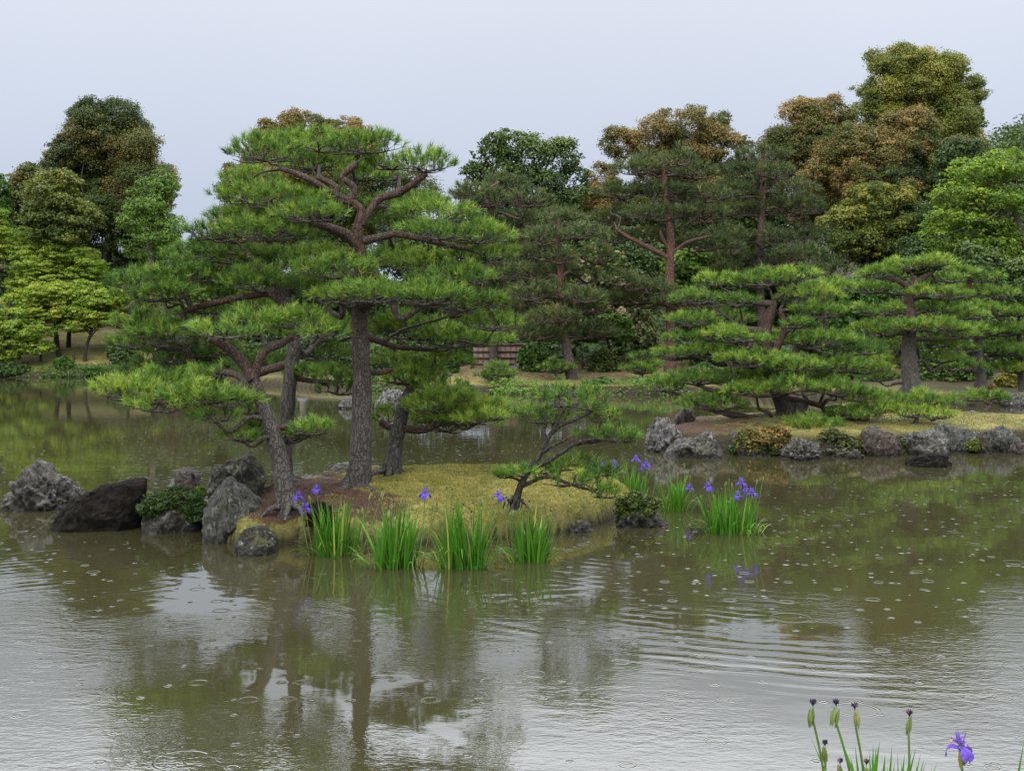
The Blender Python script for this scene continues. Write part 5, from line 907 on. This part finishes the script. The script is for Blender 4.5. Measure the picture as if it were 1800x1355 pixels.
def iris(label, d, x0, x1, ybase, ytop, nb, flowers, buds, seed, group, fsize=.09, wdt=.021, rY=.16, extra=()):
    rng = np.random.default_rng(seed); cx = (x0 + x1) / 2; base = W(cx, ybase, d); base[2] = 0.0; t0 = thing('iris_clump', base, label, 'iris', group); mpp = m_per_px(d)
    hw = (x1 - x0) / 2 * mpp * .84; nb = int(nb * 1.7); H = (ybase - ytop) * mpp; mb = MB(); feet = []
    nf = max(7, int(nb / 8))
    fans = [(base[0] + rng.uniform(-1, 1) * hw * .66, base[1] + rng.uniform(-1, 1) * rY) for _ in range(nf)]
    for k in range(nb):
        fx, fy = fans[k % nf]; rel = (fx - base[0]) / (hw * .66)
        p = (fx + rng.normal(0, .022), fy + rng.normal(0, .022), -.10); az = rng.uniform(0, 6.28); lean = abs(rng.normal(.08, .10))
        if rng.uniform() < .6: az = 0.0 if rel > 0 else math.pi; az += rng.normal(0, .7); lean = abs(rng.normal(.05 + .20 * abs(rel), .09))
        curl = abs(rng.normal(.12, .16)); L_ = (H + .16) * rng.uniform(.52, 1.04) * (1 - .12 * abs(rel)); t = .42 + rng.normal(0, .16)
        if rng.uniform() < .07: curl = rng.uniform(.9, 1.6); L_ *= .8; lean += .15; t += .15
        if rng.uniform() < .05: t = .95
        blade(mb, p, az, lean, curl, L_, wdt * rng.uniform(.7, 1.15), np.clip(t, 0, 1))
    for k in range(nb // 14):   # outer leaves bent down to the water
        sgn = rng.choice([-1, 1]); blade(mb, (base[0] + sgn * hw * rng.uniform(.3, 1), base[1] - rY * rng.uniform(.2, 1), -.06), (0 if sgn > 0 else math.pi) + rng.normal(0, .5) - .3 * sgn * 0, rng.uniform(.25, .6), rng.uniform(.5, 1.0), H * rng.uniform(.45, .7), wdt * .8, rng.uniform(.45, .95))
    mb.build('leaves', M['iris'], t0, base)
    for kind, lst in (('f', flowers), ('b', buds)):
        for it in lst:
            px, py = it[:2]; c = W(px, py, d + rng.uniform(-.08, .08)); foot = np.array([base[0] + np.clip((c[0] - base[0]) * .7, -hw, hw), c[1] + rng.uniform(-.05, .05), -.08])
            mid = (foot + c) / 2 + np.array([rng.normal(0, .012), 0, .02]); mb = MB(); pp = catmull(np.array([foot, mid, c - np.array([0, 0, .02])]), 5); tube(mb, pp, np.linspace(.0055, .0035, len(pp)), 6, .4, 0)
            st = mb.build('flower_stem', M['stem'], t0, base, True); s = fsize * rng.uniform(.9, 1.12)
            if kind == 'f':
                tube_mb = MB(); tube(tube_mb, np.array([c - [0, 0, .06], c - [0, 0, .03], c]), [.006, .010, .004], 6, .6, 0); tube_mb.build('sheath', M['stem'], st, base, True); flower(c, s, rng.uniform(0, 6.28), rng, st, base)
            else: bud(c, .038 * (fsize / .10) ** .5 * rng.uniform(.8, 1.2), rng, st, base, rng.uniform() < .8)
    return t0
GI, GJ = 'iris clumps in the water before the near island', 'iris clumps in the water right of the near island'
iris('leftmost iris clump in front of the near island with three purple flowers at its left', 10.3, 540, 640, 976, 878, 95, [(524, 872), (556, 860), (537, 893)], [(544, 872), (608, 886), (630, 897), (600, 902), (652, 868), (672, 866)], 1, GI)
iris('iris clump right of the leftmost one with one large purple flower on its right side', 9.75, 640, 748, 1000, 888, 105, [(747, 868)], [(690, 887), (684, 899), (705, 899), (638, 893), (762, 884), (768, 882), (700, 905)], 2, GI)
iris('widest iris clump in front of the near island with only withered buds', 9.75, 757, 880, 1001, 886, 115, [], [(785, 863), (794, 867), (780, 896), (797, 901), (845, 877), (829, 905), (846, 892), (866, 896), (815, 892)], 3, GI)
iris('rightmost iris clump in front of the near island with one small purple flower', 10.05, 882, 972, 986, 892, 85, [(876, 872)], [(890, 880), (901, 898), (931, 887), (955, 886), (968, 902), (912, 894), (892, 894)], 4, GI)
iris('farthest iris clump partly hidden behind the dark windswept shrub', 13.4, 1072, 1148, 886, 812, 60, [(1058, 816), (1080, 816), (1118, 807), (1136, 817), (1130, 822)], [(1160, 822), (1035, 818), (1132, 838)], 5, GJ)
iris('small iris clump between the windswept shrub and the lone front clump', 12.9, 1160, 1216, 898, 832, 55, [(1211, 858)], [(1203, 816), (1192, 832), (1191, 838), (1213, 836)], 6, GJ)
iris('round iris clump standing alone in the water with several purple flowers', 11.5, 1220, 1352, 936, 858, 135, [(1245, 856), (1303, 849), (1322, 867), (1297, 872), (1308, 858)], [(1241, 831), (1281, 842), (1330, 844), (1341, 838), (1232, 871), (1256, 871), (1276, 848), (1286, 850)], 7, GJ, rY=.22)
# nearest iris at the bottom right corner
rng = np.random.default_rng(50); dn = 4.0; base = W(1545, 1400, dn); base[2] = 0.02
t0 = thing('iris_clump', base, 'nearest iris clump cut by the bottom edge with one open flower and withered buds', 'iris')
mb = MB()
for px, py, w_, ln in ((1535, 1308, 9, .0), (1546, 1302, 10, .08), (1528, 1318, 8, -.03), (1568, 1312, 9, .03), (1578, 1322, 5, .0), (1610, 1314, 9, .14), (1618, 1325, 8, .12), (1585, 1338, 7, .0), (1503, 1310, 8, -.06), (1520, 1340, 7, .1), (1628, 1338, 6, .2), (1640, 1346, 6, .22), (1472, 1284, 7, -.22), (1425, 1295, 5, -.25), (1560, 1345, 8, .02), (1596, 1348, 8, .06), (1800, 1302, 8, .1), (1640, 1360, 8, .2), (1480, 1350, 7, -.2), (1575, 1360, 8, .05), (1550, 1350, 9, -.05), (1540, 1312, 12, .02), (1556, 1325, 12, .05), (1602, 1322, 11, .10), (1624, 1335, 10, .16), (1532, 1330, 11, -.04), (1572, 1340, 11, .03), (1590, 1325, 10, .07), (1515, 1335, 10, -.08), (1495, 1330, 9, -.12), (1648, 1340, 9, .24), (1612, 1345, 11, .12)):
    tip = W(px, py, dn + rng.uniform(-.12, .12)); wm = w_ * 1.5 * m_per_px(dn); foot = np.array([tip[0] - ln * .9 * (tip[2] / .6), tip[1] + rng.uniform(-.05, .05), -.1]); az = math.atan2(tip[1] - foot[1], tip[0] - foot[0] + 1e-6)
    n = 8; P = catmull(np.array([foot, foot * .45 + tip * .55 + np.array([-ln * .12, 0, 0]), tip]), 5); P = P[np.linspace(0, len(P) - 1, n).astype(int)]; v = []; f = []
    side = np.array([math.cos(.5), math.sin(.5), 0]) * .5
    for k in range(n):
        wk = wm * np.interp(k / (n - 1), [0, .5, .8, 1], [1.1, 1.1, .8, .03]); v += [P[k] - side * wk, P[k] + np.array([0, -.12, 0]) * wk, P[k] + side * wk]
    for k in range(n - 1):
        b = 3 * k; f += [[b, b + 1, b + 4, b + 3], [b + 1, b + 2, b + 5, b + 4]]
    mb.add(v, f, np.clip(.38 + rng.normal(0, .12), 0, 1))
mb.build('leaves', M['iris'], t0, base)
for kind, px, py, bx, by in (('b', 1429, 1250, 1456, 1420), ('b', 1468, 1250, 1506, 1420), ('b', 1503, 1256, 1524, 1420), ('b', 1597, 1268, 1596, 1420), ('b', 1451, 1318, 1446, 1420), ('b', 1478, 1350, 1484, 1420), ('b', 1524, 1352, 1530, 1420), ('f', 1688, 1312, 1694, 1420)):
    c = W(px, py, dn + rng.uniform(-.05, .05)); q = W(bx, by, dn); foot = q + (q - c) * .0; foot = np.array([q[0] + (q[0] - c[0]) * 1.0, q[1], -.08])
    mb = MB(); pp = catmull(np.array([foot, q, (q + c) / 2 + np.array([.004, 0, 0]), c - np.array([0, 0, .03])]), 6); tube(mb, pp, np.linspace(.0058, .0042, len(pp)), 8, .3, 0); st = mb.build('flower_stem', M['stem'], t0, base, True)
    if kind == 'b': bud(c, .044 if py < 1300 else .036, rng, st, base, True, 3)
    else:
        mb = MB(); tube(mb, np.array([c + [.004, 0, -.085], c + [.002, 0, -.05], c + [.002, 0, -.02], c + [0, 0, .005]]), [.006, .0105, .009, .004], 8, .85, 0); tube(mb, np.array([c + [.010, -.004, -.07], c + [.024, -.004, -.045], c + [.032, -.004, -.02]]), [.004, .009, .002], 8, .1, 0); mb.build('sheath', M['stem'], st, base, True); flower(c, .084, 4.9, rng, st, base, True)

# ------------------------------------------------------------------ built things on the far banks
def box(mb, lo, hi, tint=.5):
    x0, y0, z0 = lo; x1, y1, z1 = hi
    v = [(x0, y0, z0), (x1, y0, z0), (x1, y1, z0), (x0, y1, z0), (x0, y0, z1), (x1, y0, z1), (x1, y1, z1), (x0, y1, z1)]
    mb.add(v, [[0, 3, 2, 1], [4, 5, 6, 7], [0, 1, 5, 4], [1, 2, 6, 5], [2, 3, 7, 6], [3, 0, 4, 7]], tint)
d = 45.2; a = W(832, 650, d); b = W(918, 604, d); base = np.array([(a[0] + b[0]) / 2, a[1], a[2] - .4])
t0 = thing('board_wall', base, 'weathered brown board wall with dark horizontal battens among the far trees', 'wall')
mb = MB(); n = 9
for k in range(n):
    x0 = a[0] + (b[0] - a[0]) * k / n; x1 = a[0] + (b[0] - a[0]) * (k + 1) / n - .012; box(mb, (x0, a[1] + .004 * (k % 3), base[2]), (x1, a[1] + .10, b[2]))
mb.build('boards', M['wall'], t0, base)
for py in (606, 618, 629, 640):
    z = W(870, py, d)[2]; mb = MB(); box(mb, (a[0] - .05, a[1] - .06, z - .03), (b[0] + .05, a[1] - .005, z + .03)); mb.build('batten', M['batten'], t0, base)
for px in (834, 872, 916):
    x = W(px, 640, d)[0]; mb = MB(); box(mb, (x - .06, a[1] + .12, base[2]), (x + .06, a[1] + .24, b[2] + .05)); mb.build('post', M['batten'], t0, base)
d = 44.0
t0 = thing('rail_fence', W(1060, 655, d), 'low dark rail fence crossing behind the far brown bank', 'fence'); base = W(1060, 655, d)
for k, px in enumerate(range(1000, 1160, 24)):
    x = W(px, 650, d)[0]; y = d * S; z = ground_z(x, y); mb = MB(); tube(mb, np.array([[x, y, z - .2], [x, y, z + .35], [x, y, z + .62]]), [.04, .04, .036], 7); mb.build('post', M['wood'], t0, base, True)
x0, x1 = W(995, 650, d)[0], W(1150, 650, d)[0]; y = d * S - .06
for hz in (.28, .52):
    mb = MB(); xs_ = np.linspace(x0, x1, 12); tube(mb, np.stack([xs_, np.full(12, y), np.array([ground_z(q, y) for q in xs_]) + hz], 1), .026, 6); mb.build('rail', M['wood'], t0, base, True)
for k, (px, py, lb) in enumerate(((72, 634, 'dark wooden stake on the mossy slope, leftmost of three'), (130, 640, 'dark wooden stake right of the round bush'), (190, 640, 'dark wooden stake near the pine boughs, rightmost of three'))):
    p = W(px, py, 55.6 + .3 * k); p[2] = ground_z(p[0], p[1]); mb = MB(); tube(mb, np.array([p - [0, 0, .2], p + [0, 0, .2], p + [.01, 0, .40], p + [.01, 0, .47]]), [.07, .07, .065, .03], 7); o = mb.build('wooden_stake', M['wood'], None, p, True); tag(o, lb, 'stake', 'stakes on the left bank')
# stone lantern glimpsed between the trunks
d = 45; p = W(532, 640, d); p[2] = ground_z(p[0], p[1]) - .05; t0 = thing('stone_lantern', p, 'pale stone lantern glimpsed between the pine trunks', 'lantern'); zt = W(532, 596, d)[2] - p[2]
def lathe(name, prof, seg=10):
    mb = MB(); pr = np.array(prof); an = np.linspace(0, 2 * math.pi, seg, endpoint=False); v = np.stack([p[0] + pr[:, :1] * np.cos(an), p[1] + pr[:, :1] * np.sin(an), p[2] + np.repeat(pr[:, 1:], seg, 1)], -1).reshape(-1, 3)
    i = np.arange(len(pr) - 1)[:, None] * seg; j = np.arange(seg)[None]; j2 = (j + 1) % seg; mb.add(v, np.stack([i + j, i + j2, i + seg + j2, i + seg + j], -1).reshape(-1, 4)); mb.build(name, M['stone'], t0, p)
lathe('base', [(.02, 0), (.30, 0), (.28, .12), (.16, .2), (.02, .2)]); lathe('shaft', [(.14, .2), (.12, zt * .3), (.14, zt * .55)]); lathe('fire_box', [(.02, zt * .55), (.26, zt * .56), (.20, zt * .6), (.20, zt * .78), (.02, zt * .78)], 6); lathe('cap', [(.02, zt * .78), (.36, zt * .78), (.30, zt * .84), (.10, zt * .93), (.06, zt), (.01, zt)], 6)
# small building whose roof corner shows at the left edge
d = 57; e = W(14, 470, d); t0 = thing('garden_building', (e[0] - 2.6, e[1] + 1.5, ground_z(e[0] - 2.6, e[1] + 1.5)), 'dark roofed wooden building whose eave corner shows at the left edge', 'building'); base = np.array(t0.location)
mb = MB(); x1, x0, y0, y1, z0 = e[0], e[0] - 5.2, e[1], e[1] + 3.4, e[2]
xm0, xm1, ym, zr = x0 + 1.4, x1 - 1.4, (y0 + y1) / 2, z0 + 1.5
v = [(x0, y0, z0), (x1, y0, z0), (x1, y1, z0), (x0, y1, z0), (xm0, ym, zr), (xm1, ym, zr), (x0, y0, z0 - .16), (x1, y0, z0 - .16), (x1, y1, z0 - .16), (x0, y1, z0 - .16)]
mb.add(v, [[0, 1, 5, 4], [2, 3, 4, 5], [0, 6, 7, 1], [1, 7, 8, 2], [2, 8, 9, 3], [3, 9, 6, 0], [6, 9, 8, 7]]); mb.add(v, [[1, 2, 5], [3, 0, 4]]); mb.build('roof', M['roof'], t0, base)
mb = MB(); box(mb, (x0 + 1.0, y0 + .7, base[2] - .3), (x1 - 1.6, y1 - .7, z0 - .16)); mb.build('wall', M['wall'], t0, base)
for px in (x0 + 1.0, x1 - 1.3): mb = MB(); box(mb, (px - .07, y0 + .3, base[2] - .3), (px + .07, y0 + .44, z0 - .16)); mb.build('post', M['batten'], t0, base)
